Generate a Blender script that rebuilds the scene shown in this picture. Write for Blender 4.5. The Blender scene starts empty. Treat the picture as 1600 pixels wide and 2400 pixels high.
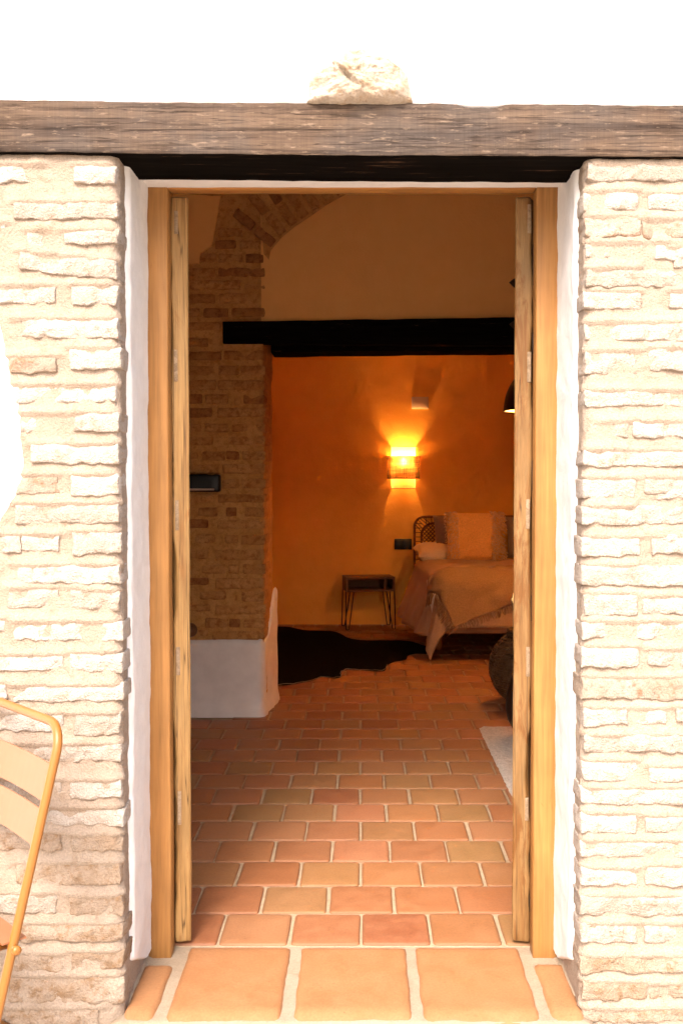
import bpy, math, random
from mathutils import Vector, noise
R = math.radians

# ------------------------------------------------------------------ camera, sky, sun, exposure
scene = bpy.context.scene
COL = scene.collection
CAM_H, F, PX, PY = 1.30, 2400.0, 843.0, 1200.0
TP = 0.03                                   # tan of the downward pitch
PITCH = math.atan(TP)
cam_d = bpy.data.cameras.new('camera')
cam = bpy.data.objects.new('camera', cam_d); COL.objects.link(cam)
cam.location = (0, 0, CAM_H)
cam.rotation_euler = (R(90) - PITCH, 0, 0)
cam_d.sensor_fit = 'VERTICAL'; cam_d.sensor_height = 36.0; cam_d.lens = 36.0
cam_d.shift_x = -43.0 / 2400.0
cam_d.clip_start = 0.05; cam_d.clip_end = 2000
scene.camera = cam

SUN_EL, SUN_AZ = 46.0, 14.0                 # high, behind the camera and a little to the left
world = bpy.data.worlds.new('World'); scene.world = world; world.use_nodes = True
wn = world.node_tree.nodes; wl = world.node_tree.links
bg = wn['Background']
sky = wn.new('ShaderNodeTexSky'); sky.sky_type = 'NISHITA'; sky.sun_disc = False
sky.sun_elevation = R(SUN_EL); sky.sun_rotation = R(180 + SUN_AZ)
sky.dust_density = 6.0; sky.air_density = 1.0; sky.ozone_density = 0.6
wl.new(sky.outputs[0], bg.inputs[0]); bg.inputs[1].default_value = 0.15

sun_d = bpy.data.lights.new('sun', 'SUN'); sun_d.energy = 1.15; sun_d.angle = R(20); sun_d.color = (1.0, 0.95, 0.88)
sun = bpy.data.objects.new('sun', sun_d); COL.objects.link(sun)
dirv = Vector((-math.sin(R(SUN_AZ)) * math.cos(R(SUN_EL)), -math.cos(R(SUN_AZ)) * math.cos(R(SUN_EL)), math.sin(R(SUN_EL))))
sun.rotation_euler = dirv.to_track_quat('Z', 'Y').to_euler(); sun.location = (-3, -6, 9)

vs = scene.view_settings
scene.display_settings.display_device = 'sRGB'
vs.view_transform = 'Standard'; vs.look = 'None'; vs.gamma = 1.0; vs.exposure = 1.72
vs.use_curve_mapping = False
vs.use_white_balance = True; vs.white_balance_temperature = 6550; vs.white_balance_tint = 13
scene.render.engine = 'CYCLES'
cy = scene.cycles
cy.use_denoising = True; cy.adaptive_threshold = 0.03
cy.max_bounces = 9; cy.diffuse_bounces = 6; cy.glossy_bounces = 3; cy.transparent_max_bounces = 8; cy.transmission_bounces = 4
cy.sample_clamp_indirect = 40.0
cy.caustics_reflective = False; cy.caustics_refractive = False

# ------------------------------------------------------------------ helpers
rng = random.Random(7)
def W(px, py, Y):
    """point of the place at depth Y that the photograph shows at (px, py)"""
    u = (px - PX) / F; v = (PY - py) / F
    t = Y / (math.cos(PITCH) + v * math.sin(PITCH))
    return u * t, CAM_H + t * (v * math.cos(PITCH) - math.sin(PITCH))
def G(px, py, z=0.0):
    """point on the level z"""
    u = (px - PX) / F; v = (PY - py) / F
    t = (CAM_H - z) / (math.sin(PITCH) - v * math.cos(PITCH))
    return u * t, t * (math.cos(PITCH) + v * math.sin(PITCH))
def D(x, y): return x * 1.0204, y * 1.0204

def nz(x, y, z, s=1.0, o=0.0): return noise.noise(Vector((x * s + o, y * s + o * 1.7, z * s - o)))
def fb(x, y, z, s=1.0, o=0.0, n=3): return noise.fractal(Vector((x * s + o, y * s + o * 1.7, z * s - o)), 0.8, 2.1, n)
def smooth(e0, e1, x):
    t = min(1, max(0, (x - e0) / (e1 - e0))); return t * t * (3 - 2 * t)

def mesh(name, verts, faces, mats=None, shade=True, fmats=None):
    me = bpy.data.meshes.new(name); me.from_pydata(verts, [], faces); me.update()
    for m in (mats if isinstance(mats, (list, tuple)) else [mats] if mats else []): me.materials.append(m)
    if shade: me.polygons.foreach_set('use_smooth', [True] * len(me.polygons))
    if fmats: me.polygons.foreach_set('material_index', fmats)
    return me
def link(name, me, parent=None, loc=None, rot=None):
    o = bpy.data.objects.new(name, me); COL.objects.link(o)
    if parent: o.parent = parent
    if loc: o.location = loc
    if rot: o.rotation_euler = rot
    return o
def tag(o, label=None, cat=None, group=None, kind=None):
    if label: o['label'] = label
    if cat: o['category'] = cat
    if group: o['group'] = group
    if kind: o['kind'] = kind
    return o
def empty(name, loc=(0, 0, 0), rot=None):
    o = bpy.data.objects.new(name, None); COL.objects.link(o); o.location = loc; o.empty_display_size = 0.05
    if rot: o.rotation_euler = rot
    return o

class MB:
    """collects shapes into one mesh"""
    def __init__(s): s.v = []; s.f = []; s.m = []
    def add(s, v, f, mi=0):
        b = len(s.v); s.v += [tuple(p) for p in v]; s.f += [tuple(i + b for i in q) for q in f]; s.m += [mi] * len(f); return s
    def box(s, x0, x1, y0, y1, z0, z1, mi=0):
        v = [(x, y, z) for x in (x0, x1) for y in (y0, y1) for z in (z0, z1)]
        return s.add(v, [(0, 1, 3, 2), (4, 6, 7, 5), (0, 4, 5, 1), (2, 3, 7, 6), (0, 2, 6, 4), (1, 5, 7, 3)], mi)
    def rbox(s, x0, x1, y0, y1, z0, z1, r=0.005, n=(1, 1, 1), fn=None, mi=0):
        v, f = rbox_data((x1 - x0) / 2, (y1 - y0) / 2, (z1 - z0) / 2, r, n)
        c = Vector(((x0 + x1) / 2, (y0 + y1) / 2, (z0 + z1) / 2))
        v = [p + c for p in v]
        if fn: v = [fn(p) for p in v]
        return s.add(v, f, mi)
    def tube(s, pts, r, n=8, closed=False, caps=True, mi=0):
        pts = [Vector(p) for p in pts]; N = len(pts); vs_ = []; up = Vector((0.13, 0.31, 0.94))
        prev = None
        for i, p in enumerate(pts):
            if closed: t = pts[(i + 1) % N] - pts[i - 1]
            else: t = pts[min(i + 1, N - 1)] - pts[max(i - 1, 0)]
            t = t.normalized()
            a = (prev - t * prev.dot(t)) if prev is not None else t.cross(up)
            if a.length < 1e-5: a = t.cross(Vector((1, 0.2, 0)))
            a.normalize(); b = t.cross(a); prev = a
            rr = r[i] if isinstance(r, (list, tuple)) else r
            vs_ += [p + a * (rr * math.cos(k * 2 * math.pi / n)) + b * (rr * math.sin(k * 2 * math.pi / n)) for k in range(n)]
        f = []
        for i in range(N if closed else N - 1):
            j = (i + 1) % N
            f += [(i * n + k, i * n + (k + 1) % n, j * n + (k + 1) % n, j * n + k) for k in range(n)]
        if caps and not closed: f += [tuple(range(n))[::-1], tuple((N - 1) * n + k for k in range(n))]
        return s.add(vs_, f, mi)
    def lathe(s, prof, n=32, c=(0, 0, 0), a0=0.0, a1=2 * math.pi, mi=0):
        full = abs(a1 - a0 - 2 * math.pi) < 1e-6; m = n if full else n + 1
        v = [(c[0] + r * math.cos(a0 + (a1 - a0) * k / n), c[1] + r * math.sin(a0 + (a1 - a0) * k / n), c[2] + z) for r, z in prof for k in range(m)]
        f = []
        for i in range(len(prof) - 1):
            for k in range(n):
                k2 = (k + 1) % m
                f.append((i * m + k, i * m + k2, (i + 1) * m + k2, (i + 1) * m + k))
        return s.add(v, f, mi)
    def build(s, name, mats, parent=None, shade=True, loc=None, rot=None):
        mm = mats if isinstance(mats, (list, tuple)) else [mats]
        return link(name, mesh(name, s.v, s.f, mm, shade, s.m if len(mm) > 1 else None), parent, loc, rot)

def rbox_data(hx, hy, hz, r, n):
    def ax(h, k):
        r_ = min(r, h * 0.9)
        inner = [-h + r_ + (2 * h - 2 * r_) * i / k for i in range(k + 1)]
        return [-h] + inner + [h]
    A = [ax(hx, n[0]), ax(hy, n[1]), ax(hz, n[2])]; H = (hx, hy, hz)
    N = [len(a) for a in A]; idx = {}; v = []
    def vert(i, j, k):
        key = (i, j, k)
        if key not in idx:
            p = Vector((A[0][i], A[1][j], A[2][k]))
            q = Vector([max(-(H[c] - min(r, H[c] * 0.9)), min(H[c] - min(r, H[c] * 0.9), p[c])) for c in range(3)])
            d = p - q
            if d.length > 1e-9: p = q + d.normalized() * min(r, min(H) * 0.9)
            idx[key] = len(v); v.append(p)
        return idx[key]
    f = []
    for i in range(N[0] - 1):
        for j in range(N[1] - 1):
            f.append((vert(i, j, 0), vert(i, j + 1, 0), vert(i + 1, j + 1, 0), vert(i + 1, j, 0)))
            f.append((vert(i, j, N[2] - 1), vert(i + 1, j, N[2] - 1), vert(i + 1, j + 1, N[2] - 1), vert(i, j + 1, N[2] - 1)))
        for k in range(N[2] - 1):
            f.append((vert(i, 0, k), vert(i + 1, 0, k), vert(i + 1, 0, k + 1), vert(i, 0, k + 1)))
            f.append((vert(i, N[1] - 1, k), vert(i, N[1] - 1, k + 1), vert(i + 1, N[1] - 1, k + 1), vert(i + 1, N[1] - 1, k)))
    for j in range(N[1] - 1):
        for k in range(N[2] - 1):
            f.append((vert(0, j, k), vert(0, j, k + 1), vert(0, j + 1, k + 1), vert(0, j + 1, k)))
            f.append((vert(N[0] - 1, j, k), vert(N[0] - 1, j + 1, k), vert(N[0] - 1, j + 1, k + 1), vert(N[0] - 1, j, k + 1)))
    return v, f

def grid_faces(nr, nc, flip=False):
    f = []
    for i in range(nr - 1):
        for j in range(nc - 1):
            q = (i * nc + j, i * nc + j + 1, (i + 1) * nc + j + 1, (i + 1) * nc + j)
            f.append(q[::-1] if flip else q)
    return f

# ------------------------------------------------------------------ materials
class NT:
    def __init__(s, name):
        s.m = bpy.data.materials.new(name); s.m.use_nodes = True; s.t = s.m.node_tree; s.n = s.t.nodes; s.l = s.t.links
        s.b = s.n['Principled BSDF']; s.out = s.n['Material Output']
    def new(s, k, **kw):
        n = s.n.new(k)
        for a, b in kw.items(): setattr(n, a, b)
        return n
    def con(s, a, b): s.l.new(a, b)
    def coords(s, scale=(1, 1, 1), rand=True, kind='Object'):
        tc = s.new('ShaderNodeTexCoord'); mp = s.new('ShaderNodeMapping'); mp.inputs['Scale'].default_value = scale
        s.con(tc.outputs[kind], mp.inputs[0])
        if rand:
            oi = s.new('ShaderNodeObjectInfo'); mu = s.new('ShaderNodeMath', operation='MULTIPLY'); mu.inputs[1].default_value = 37.0
            s.con(oi.outputs['Random'], mu.inputs[0]); s.con(mu.outputs[0], mp.inputs['Location'])
        return mp.outputs[0]
    def noise(s, vec, scale, detail=4, rough=0.55, dist=0.0):
        n = s.new('ShaderNodeTexNoise'); n.inputs['Scale'].default_value = scale; n.inputs['Detail'].default_value = detail
        n.inputs['Roughness'].default_value = rough; n.inputs['Distortion'].default_value = dist
        s.con(vec, n.inputs['Vector']); return n.outputs[0]
    def ramp(s, fac, stops):
        r = s.new('ShaderNodeValToRGB'); e = r.color_ramp.elements
        while len(e) < len(stops): e.new(0.5)
        for i, (p, c) in enumerate(stops):
            e[i].position = p; e[i].color = (c[0], c[1], c[2], 1) if not isinstance(c, (int, float)) else (c, c, c, 1)
        s.con(fac, r.inputs[0]); return r.outputs[0]
    def mix(s, fac, a, b, mode='MIX'):
        n = s.new('ShaderNodeMix', data_type='RGBA', blend_type=mode)
        for sock, val in ((n.inputs[0], fac), (n.inputs[6], a), (n.inputs[7], b)):
            if hasattr(val, 'links') or hasattr(val, 'is_output'): s.con(val, sock)
            elif isinstance(val, (int, float)): sock.default_value = val
            else: sock.default_value = (val[0], val[1], val[2], 1)
        return n.outputs[2]
    def rnd(s):
        return s.new('ShaderNodeObjectInfo').outputs['Random']
    def bump(s, h, strength=0.4, dist=0.004):
        b = s.new('ShaderNodeBump'); b.inputs['Strength'].default_value = strength; b.inputs['Distance'].default_value = dist
        s.con(h, b.inputs['Height']); s.con(b.outputs[0], s.b.inputs['Normal']); return b
    def fin(s, col, rough=0.8, spec=0.3):
        if hasattr(col, 'is_output'): s.con(col, s.b.inputs['Base Color'])
        else: s.b.inputs['Base Color'].default_value = (col[0], col[1], col[2], 1)
        if hasattr(rough, 'is_output'): s.con(rough, s.b.inputs['Roughness'])
        else: s.b.inputs['Roughness'].default_value = rough
        s.b.inputs['Specular IOR Level'].default_value = spec
        return s.m

def mat_plain(name, c, rough=0.6, spec=0.4, metal=0.0):
    t = NT(name); v = t.coords((1, 1, 1)); n = t.noise(v, 60, 3)
    col = t.mix(1.0, c, t.ramp(n, [(0.3, 0.97), (0.7, 1.02)]), 'MULTIPLY')
    t.b.inputs['Metallic'].default_value = metal
    return t.fin(col, rough, spec)

def mat_masonry(name, base, pale, tan, dark, patch=0.45, bump=0.5, speck=0.5):
    t = NT(name); v = t.coords()
    big = t.noise(v, 9, 3, 0.6); mid = t.noise(v, 34, 4, 0.65); fine = t.noise(v, 190, 2, 0.7)
    col = t.mix(t.ramp(big, [(0.35, 0.0), (0.62, 1.0)]), base, pale)
    col = t.mix(t.ramp(mid, [(patch, 0.0), (patch + 0.16, 1.0)]), col, tan)
    rn = t.rnd()
    col = t.mix(1.0, col, t.ramp(rn, [(0.0, (0.86, 0.82, 0.78)), (0.4, (0.98, 0.96, 0.94)), (1.0, (1.05, 1.05, 1.05))]), 'MULTIPLY')
    pit = t.noise(v, 75, 2, 0.8)
    col = t.mix(t.ramp(pit, [(0.60, 0.0), (0.74, speck)]), col, dark)
    col = t.mix(1.0, col, t.ramp(fine, [(0.25, 0.82), (0.75, 1.12)]), 'MULTIPLY')
    h = t.mix(0.5, t.mix(0.5, mid, pit), fine)
    t.bump(h, bump, 0.012)
    return t.fin(col, 0.95, 0.1)

M = {}
M['lime_brick'] = mat_masonry('lime_washed_brick', (0.373, 0.328, 0.281), (0.416, 0.376, 0.334), (0.319, 0.249, 0.190), (0.249, 0.180, 0.127), 0.54, 0.95, 0.55)
M['worn_brick'] = mat_masonry('worn_brick', (0.295, 0.220, 0.157), (0.342, 0.282, 0.226), (0.248, 0.164, 0.100), (0.148, 0.096, 0.059), 0.5, 0.8, 0.6)
M['red_brick'] = mat_masonry('reddish_brick', (0.319, 0.254, 0.197), (0.368, 0.320, 0.269), (0.282, 0.176, 0.114), (0.221, 0.127, 0.077), 0.52, 0.8, 0.4)
M['mortar'] = mat_masonry('lime_mortar', (0.321, 0.260, 0.205), (0.355, 0.293, 0.235), (0.301, 0.235, 0.176), (0.242, 0.177, 0.126), 0.54, 0.7, 0.45)
M['pier_brick'] = mat_masonry('brown_brick', (0.524, 0.249, 0.077), (0.593, 0.307, 0.106), (0.410, 0.175, 0.053), (0.251, 0.106, 0.035), 0.47, 0.9, 0.7)
M['pier_brick_dark'] = mat_masonry('dark_brick', (0.388, 0.164, 0.055), (0.456, 0.207, 0.070), (0.296, 0.122, 0.040), (0.171, 0.072, 0.026), 0.47, 0.9, 0.7)
M['pier_mortar'] = mat_masonry('brown_mortar', (0.570, 0.286, 0.086), (0.627, 0.329, 0.110), (0.490, 0.233, 0.067), (0.353, 0.159, 0.048), 0.48, 0.7, 0.5)
M['stone'] = mat_masonry('limestone', (0.436, 0.368, 0.292), (0.497, 0.440, 0.373), (0.393, 0.297, 0.202), (0.311, 0.214, 0.131), 0.52, 0.9, 0.5)

def mat_plaster(name, c, c2, bump=0.3, bs=14):
    t = NT(name); v = t.coords((1, 1, 1), False)
    a = t.noise(v, bs, 5, 0.6); b = t.noise(v, 110, 3, 0.6)
    col = t.mix(t.ramp(a, [(0.35, 0.0), (0.7, 1.0)]), c, c2)
    t.bump(t.mix(0.35, a, b), bump, 0.010)
    return t.fin(col, 0.92, 0.15)
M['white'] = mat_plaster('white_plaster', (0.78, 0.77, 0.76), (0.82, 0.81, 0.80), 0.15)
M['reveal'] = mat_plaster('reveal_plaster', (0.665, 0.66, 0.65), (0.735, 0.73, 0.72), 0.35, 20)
M['room_plaster_lamp_tint'] = mat_plaster('room_plaster_lamp_tint', (0.85, 0.445, 0.145), (0.88, 0.475, 0.165), 0.5, 9)  # orange base colour stands in for warm lamplight on the plaster
M['foot_plaster'] = mat_plaster('foot_plaster', (0.778, 0.731, 0.680), (0.864, 0.816, 0.762), 0.35, 12)
M['bed_plaster_lamp_tint'] = mat_plaster('bedroom_plaster_lamp_tint', (0.80, 0.45, 0.095), (0.84, 0.485, 0.11), 0.7, 8)  # white wall in truth; part of the lamp's orange is put into its colour

def mat_wood(name, light, mid, dark, scale=(30, 30, 1.6), rough=0.55, bump=0.2, knots=0.0, worn=None, wlo=0.56, crack=None):
    t = NT(name); v = t.coords(scale); v2 = t.coords((1, 1, 1))
    g = t.noise(v, 1.0, 5, 0.6, 0.6); g2 = t.noise(v, 4.5, 3, 0.6, 0.3); bl = t.noise(v2, 4.0, 3, 0.6)
    col = t.ramp(g, [(0.30, dark), (0.46, mid), (0.66, light)])
    col = t.mix(1.0, col, t.ramp(g2, [(0.3, 0.78), (0.6, 1.06)]), 'MULTIPLY')
    col = t.mix(1.0, col, t.ramp(bl, [(0.3, 0.82), (0.7, 1.10)]), 'MULTIPLY')
    if worn:
        vw = t.coords((26, 26, 5)); w = t.noise(vw, 1.0, 5, 0.7, 0.8)
        col = t.mix(t.ramp(w, [(wlo, 0.0), (wlo + 0.09, 0.8)]), col, worn)
    if crack:
        vk = t.coords((crack[0], crack[1], crack[2])); ck = t.noise(vk, 1.0, 2, 0.5, 0.2)
        col = t.mix(t.ramp(ck, [(0.488, 0.0), (0.5, 0.8), (0.512, 0.0)]), col, tuple(x * 0.25 for x in dark))
    t.bump(g2, bump, 0.003)
    return t.fin(col, rough, 0.3)
M['pine'] = mat_wood('honey_pine', (0.372, 0.180, 0.055), (0.336, 0.157, 0.044), (0.255, 0.109, 0.028), (22, 22, 0.9), 0.5, 0.15, worn=(0.201, 0.082, 0.021), wlo=0.66)
M['leaf_wood'] = mat_wood('old_door_wood', (0.342, 0.205, 0.080), (0.299, 0.170, 0.059), (0.201, 0.095, 0.029), (34, 34, 1.6), 0.6, 0.6, worn=(0.238, 0.109, 0.031), crack=(45, 45, 0.7))
M['leaf_wood_worn'] = mat_wood('worn_door_wood', (0.250, 0.145, 0.056), (0.209, 0.110, 0.036), (0.140, 0.060, 0.016), (30, 30, 2.6), 0.6, 0.7, worn=(0.147, 0.056, 0.011), wlo=0.53, crack=(40, 40, 0.9))
M['tenon'] = mat_wood('grey_tenon_wood', (0.304, 0.220, 0.144), (0.251, 0.175, 0.106), (0.167, 0.106, 0.061), (60, 60, 60), 0.8, 0.3)
M['rail_wood'] = mat_wood('bed_pine', (0.44, 0.22, 0.09), (0.38, 0.18, 0.07), (0.28, 0.12, 0.045), (1.5, 30, 30), 0.55, 0.15)
M['dark_wood'] = mat_wood('walnut', (0.24, 0.11, 0.05), (0.18, 0.08, 0.035), (0.11, 0.045, 0.02), (2, 40, 40), 0.45, 0.15)

def mat_beam():
    t = NT('weathered_beam'); v = t.coords((1.6, 36, 36), False); vo = t.coords((1, 1, 1), False)
    g = t.noise(v, 1.0, 6, 0.65, 0.8); g2 = t.noise(v, 3.6, 4, 0.7, 0.5)
    col = t.ramp(g, [(0.26, (0.018, 0.012, 0.009)), (0.42, (0.062, 0.041, 0.029)), (0.56, (0.10, 0.068, 0.047)), (0.74, (0.15, 0.102, 0.069))])
    bl = t.noise(vo, 5, 4, 0.6)
    col = t.mix(t.ramp(bl, [(0.42, 0.0), (0.62, 0.55)]), col, (0.07, 0.06, 0.054))
    vsaw = t.coords((190, 3, 5), False); saw = t.noise(vsaw, 1.0, 2, 0.5)
    col = t.mix(1.0, col, t.ramp(saw, [(0.35, 0.94), (0.6, 1.03)]), 'MULTIPLY')
    col = t.mix(1.0, col, t.ramp(g2, [(0.32, 0.40), (0.50, 1.05)]), 'MULTIPLY')
    vf = t.coords((22, 110, 110), False); fl = t.noise(vf, 1.0, 3, 0.7)
    col = t.mix(t.ramp(fl, [(0.58, 0.0), (0.70, 0.6)]), col, (0.24, 0.175, 0.125))
    vc = t.coords((1.1, 30, 60), False); ck = t.noise(vc, 1.0, 3, 0.5, 0.4)
    col = t.mix(t.ramp(ck, [(0.485, 0.0), (0.498, 0.85), (0.511, 0.0)]), col, (0.016, 0.010, 0.007))
    t.bump(t.mix(0.5, g2, saw), 0.6, 0.006)
    return t.fin(col, 0.9, 0.15)
M['beam'] = mat_beam()
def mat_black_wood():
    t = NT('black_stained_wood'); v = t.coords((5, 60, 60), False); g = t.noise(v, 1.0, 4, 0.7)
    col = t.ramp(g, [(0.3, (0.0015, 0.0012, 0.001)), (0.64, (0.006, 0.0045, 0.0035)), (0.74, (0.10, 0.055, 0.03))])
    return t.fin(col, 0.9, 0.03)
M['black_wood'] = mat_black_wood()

def mat_tile(name, hues, bumps=0.25, half=None):
    t = NT(name); v = t.coords(); rn = t.rnd()
    k = len(hues); col = t.ramp(rn, [(i / (k - 1), h) for i, h in enumerate(hues)])
    big = t.noise(v, 13, 5, 0.7, 0.3); fine = t.noise(v, 150, 3, 0.6); pit = t.noise(v, 95, 2, 0.7)
    col = t.mix(t.ramp(big, [(0.40, 0.0), (0.70, 0.30)]), col, (0.34, 0.175, 0.085))
    col = t.mix(1.0, col, t.ramp(big, [(0.25, 0.88), (0.7, 1.07)]), 'MULTIPLY')
    col = t.mix(1.0, col, t.ramp(fine, [(0.25, 0.86), (0.75, 1.10)]), 'MULTIPLY')
    col = t.mix(t.ramp(pit, [(0.66, 0.0), (0.74, 0.55)]), col, (0.17, 0.075, 0.035))
    if half:
        tc = t.new('ShaderNodeTexCoord'); sp = t.new('ShaderNodeSeparateXYZ'); t.con(tc.outputs['Object'], sp.inputs[0]); ab = []
        for i in (0, 1):
            m = t.new('ShaderNodeMath', operation='ABSOLUTE'); t.con(sp.outputs[i], m.inputs[0])
            m2 = t.new('ShaderNodeMath', operation='SUBTRACT'); t.con(m.outputs[0], m2.inputs[0]); m2.inputs[1].default_value = half[i]; ab.append(m2.outputs[0])
        mx = t.new('ShaderNodeMath', operation='MAXIMUM'); t.con(ab[0], mx.inputs[0]); t.con(ab[1], mx.inputs[1])
        sc = t.new('ShaderNodeMath', operation='MULTIPLY_ADD'); t.con(mx.outputs[0], sc.inputs[0]); sc.inputs[1].default_value = 34.0; t.con(big, sc.inputs[2])
        col = t.mix(t.ramp(sc.outputs[0], [(0.12, 0.0), (0.62, 0.62)]), col, (0.21, 0.095, 0.045))
    t.bump(t.mix(0.4, big, fine), bumps, 0.004)
    return t.fin(col, t.ramp(big, [(0.3, 0.45), (0.7, 0.7)]), 0.35)
M['tile'] = mat_tile('terracotta_tile', [(0.312, 0.120, 0.049), (0.367, 0.164, 0.067), (0.266, 0.093, 0.044), (0.343, 0.181, 0.071), (0.289, 0.120, 0.052), (0.391, 0.164, 0.083), (0.281, 0.156, 0.064), (0.336, 0.124, 0.056), (0.304, 0.173, 0.076)], 0.3, (0.096, 0.099))
M['step_tile'] = mat_tile('step_terracotta', [(0.350, 0.167, 0.071), (0.369, 0.186, 0.085), (0.342, 0.158, 0.066), (0.359, 0.178, 0.078)], 0.25)
M['grout'] = mat_masonry('grout', (0.389, 0.292, 0.194), (0.421, 0.324, 0.221), (0.356, 0.259, 0.167), (0.281, 0.194, 0.124), 0.5, 0.3, 0.4)
M['step_mortar'] = mat_masonry('step_mortar', (0.340, 0.270, 0.195), (0.365, 0.302, 0.226), (0.327, 0.252, 0.176), (0.283, 0.214, 0.139), 0.55, 0.25, 0.2)
M['patio'] = mat_masonry('patio_paving', (0.525, 0.452, 0.367), (0.567, 0.493, 0.410), (0.483, 0.410, 0.326), (0.378, 0.315, 0.242), 0.5, 0.3, 0.3)
M['yellow'] = mat_plain('yellow_powder_coat', (0.280, 0.110, 0.019), 0.38, 0.5)
M['yellow_slat'] = mat_plain('pale_yellow_slat', (0.289, 0.114, 0.050), 0.42, 0.5)
M['iron'] = mat_plain('black_iron', (0.012, 0.011, 0.010), 0.5, 0.4)
M['black'] = mat_plain('black_plastic', (0.008, 0.008, 0.008), 0.45, 0.4)
M['box_white'] = mat_plain('white_box_plastic', (0.66, 0.60, 0.52), 0.5, 0.4)
M['brass'] = mat_plain('brass', (0.65, 0.45, 0.18), 0.3, 0.5, 0.9)
M['strip'] = mat_plain('pale_strip', (0.5, 0.38, 0.30), 0.4, 0.4)
M['ceiling'] = mat_plaster('ceiling_plaster', (0.76, 0.68, 0.58), (0.80, 0.72, 0.62), 0.2)

def mat_cloth(name, c, c2, scale=260, bump=0.5, wr=6):
    t = NT(name); v = t.coords(); a = t.noise(v, wr, 5, 0.6); b = t.noise(v, scale, 2, 0.6)
    col = t.mix(a, c, c2); col = t.mix(1.0, col, t.ramp(b, [(0.3, 0.8), (0.7, 1.1)]), 'MULTIPLY')
    t.bump(t.mix(0.4, a, b), bump, 0.012)
    t.b.inputs['Sheen Weight'].default_value = 0.15
    return t.fin(col, 0.95, 0.1)
M['linen'] = mat_cloth('linen_duvet', (0.46, 0.31, 0.18), (0.52, 0.36, 0.215))
M['throw'] = mat_cloth('woven_throw', (0.30, 0.19, 0.095), (0.37, 0.24, 0.125), 140, 0.9)
M['cushion'] = mat_cloth('cushion_cotton', (0.803, 0.462, 0.162), (0.845, 0.504, 0.189), 120, 0.9)
M['cushion_band'] = mat_cloth('cushion_band_wool', (0.735, 0.532, 0.300), (0.777, 0.570, 0.338), 70, 1.0)
M['pillow'] = mat_cloth('white_pillow', (0.70, 0.64, 0.52), (0.74, 0.68, 0.56))
M['pillow_grey'] = mat_cloth('taupe_pillow', (0.312, 0.228, 0.168), (0.360, 0.264, 0.204))
M['hide'] = mat_cloth('dark_cowhide', (0.006, 0.005, 0.005), (0.012, 0.009, 0.008), 200, 0.4)
M['hide'].node_tree.nodes['Principled BSDF'].inputs['Sheen Weight'].default_value = 0; M['hide'].node_tree.nodes['Principled BSDF'].inputs['Specular IOR Level'].default_value = 0.02
M['hide_edge'] = mat_cloth('hide_edge', (0.30, 0.25, 0.20), (0.36, 0.3, 0.24))
M['rug'] = mat_cloth('cream_rug', (0.52, 0.47, 0.42), (0.58, 0.53, 0.48), 60, 1.0, 25)
M['rattan'] = mat_wood('rattan', (0.26, 0.11, 0.04), (0.19, 0.08, 0.03), (0.10, 0.04, 0.016), (40, 40, 40), 0.5, 0.2)
M['wicker'] = mat_wood('wicker', (0.17, 0.095, 0.045), (0.12, 0.065, 0.03), (0.06, 0.032, 0.016), (30, 30, 30), 0.6, 0.3)
M['plant'] = mat_cloth('leaf_brown_green', (0.055, 0.035, 0.018), (0.085, 0.04, 0.02), 40, 0.2)
M['stem'] = mat_wood('stem_bark', (0.16, 0.10, 0.06), (0.12, 0.07, 0.04), (0.07, 0.04, 0.02), (40, 40, 6), 0.8, 0.3)
M['soil'] = mat_plain('potting_soil', (0.03, 0.02, 0.015), 1.0, 0.0)

# ------------------------------------------------------------------ depths of the place
YW = 2.47        # face of the bricks outside
YF = 2.77        # front of the door frame
YFB = 2.825      # back of the door frame
YB = 2.85        # inner face of the facade
YP = 5.63        # partition wall face
YPB = 6.02
YE = 9.25        # bedroom end wall
XL, XR = (345 - PX) / F * YF, (1307 - PX) / F * YF          # sides of the door opening
GROUND = -0.12
ZS = 2.088       # soffit of the opening

# ------------------------------------------------------------------ ground
mb = MB(); mb.box(-400, 400, -400, YW + 0.06, GROUND - 0.5, GROUND)
tag(mb.build('ground', M['patio'], shade=False), 'pale paved ground in front of the house', kind='structure')

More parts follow.
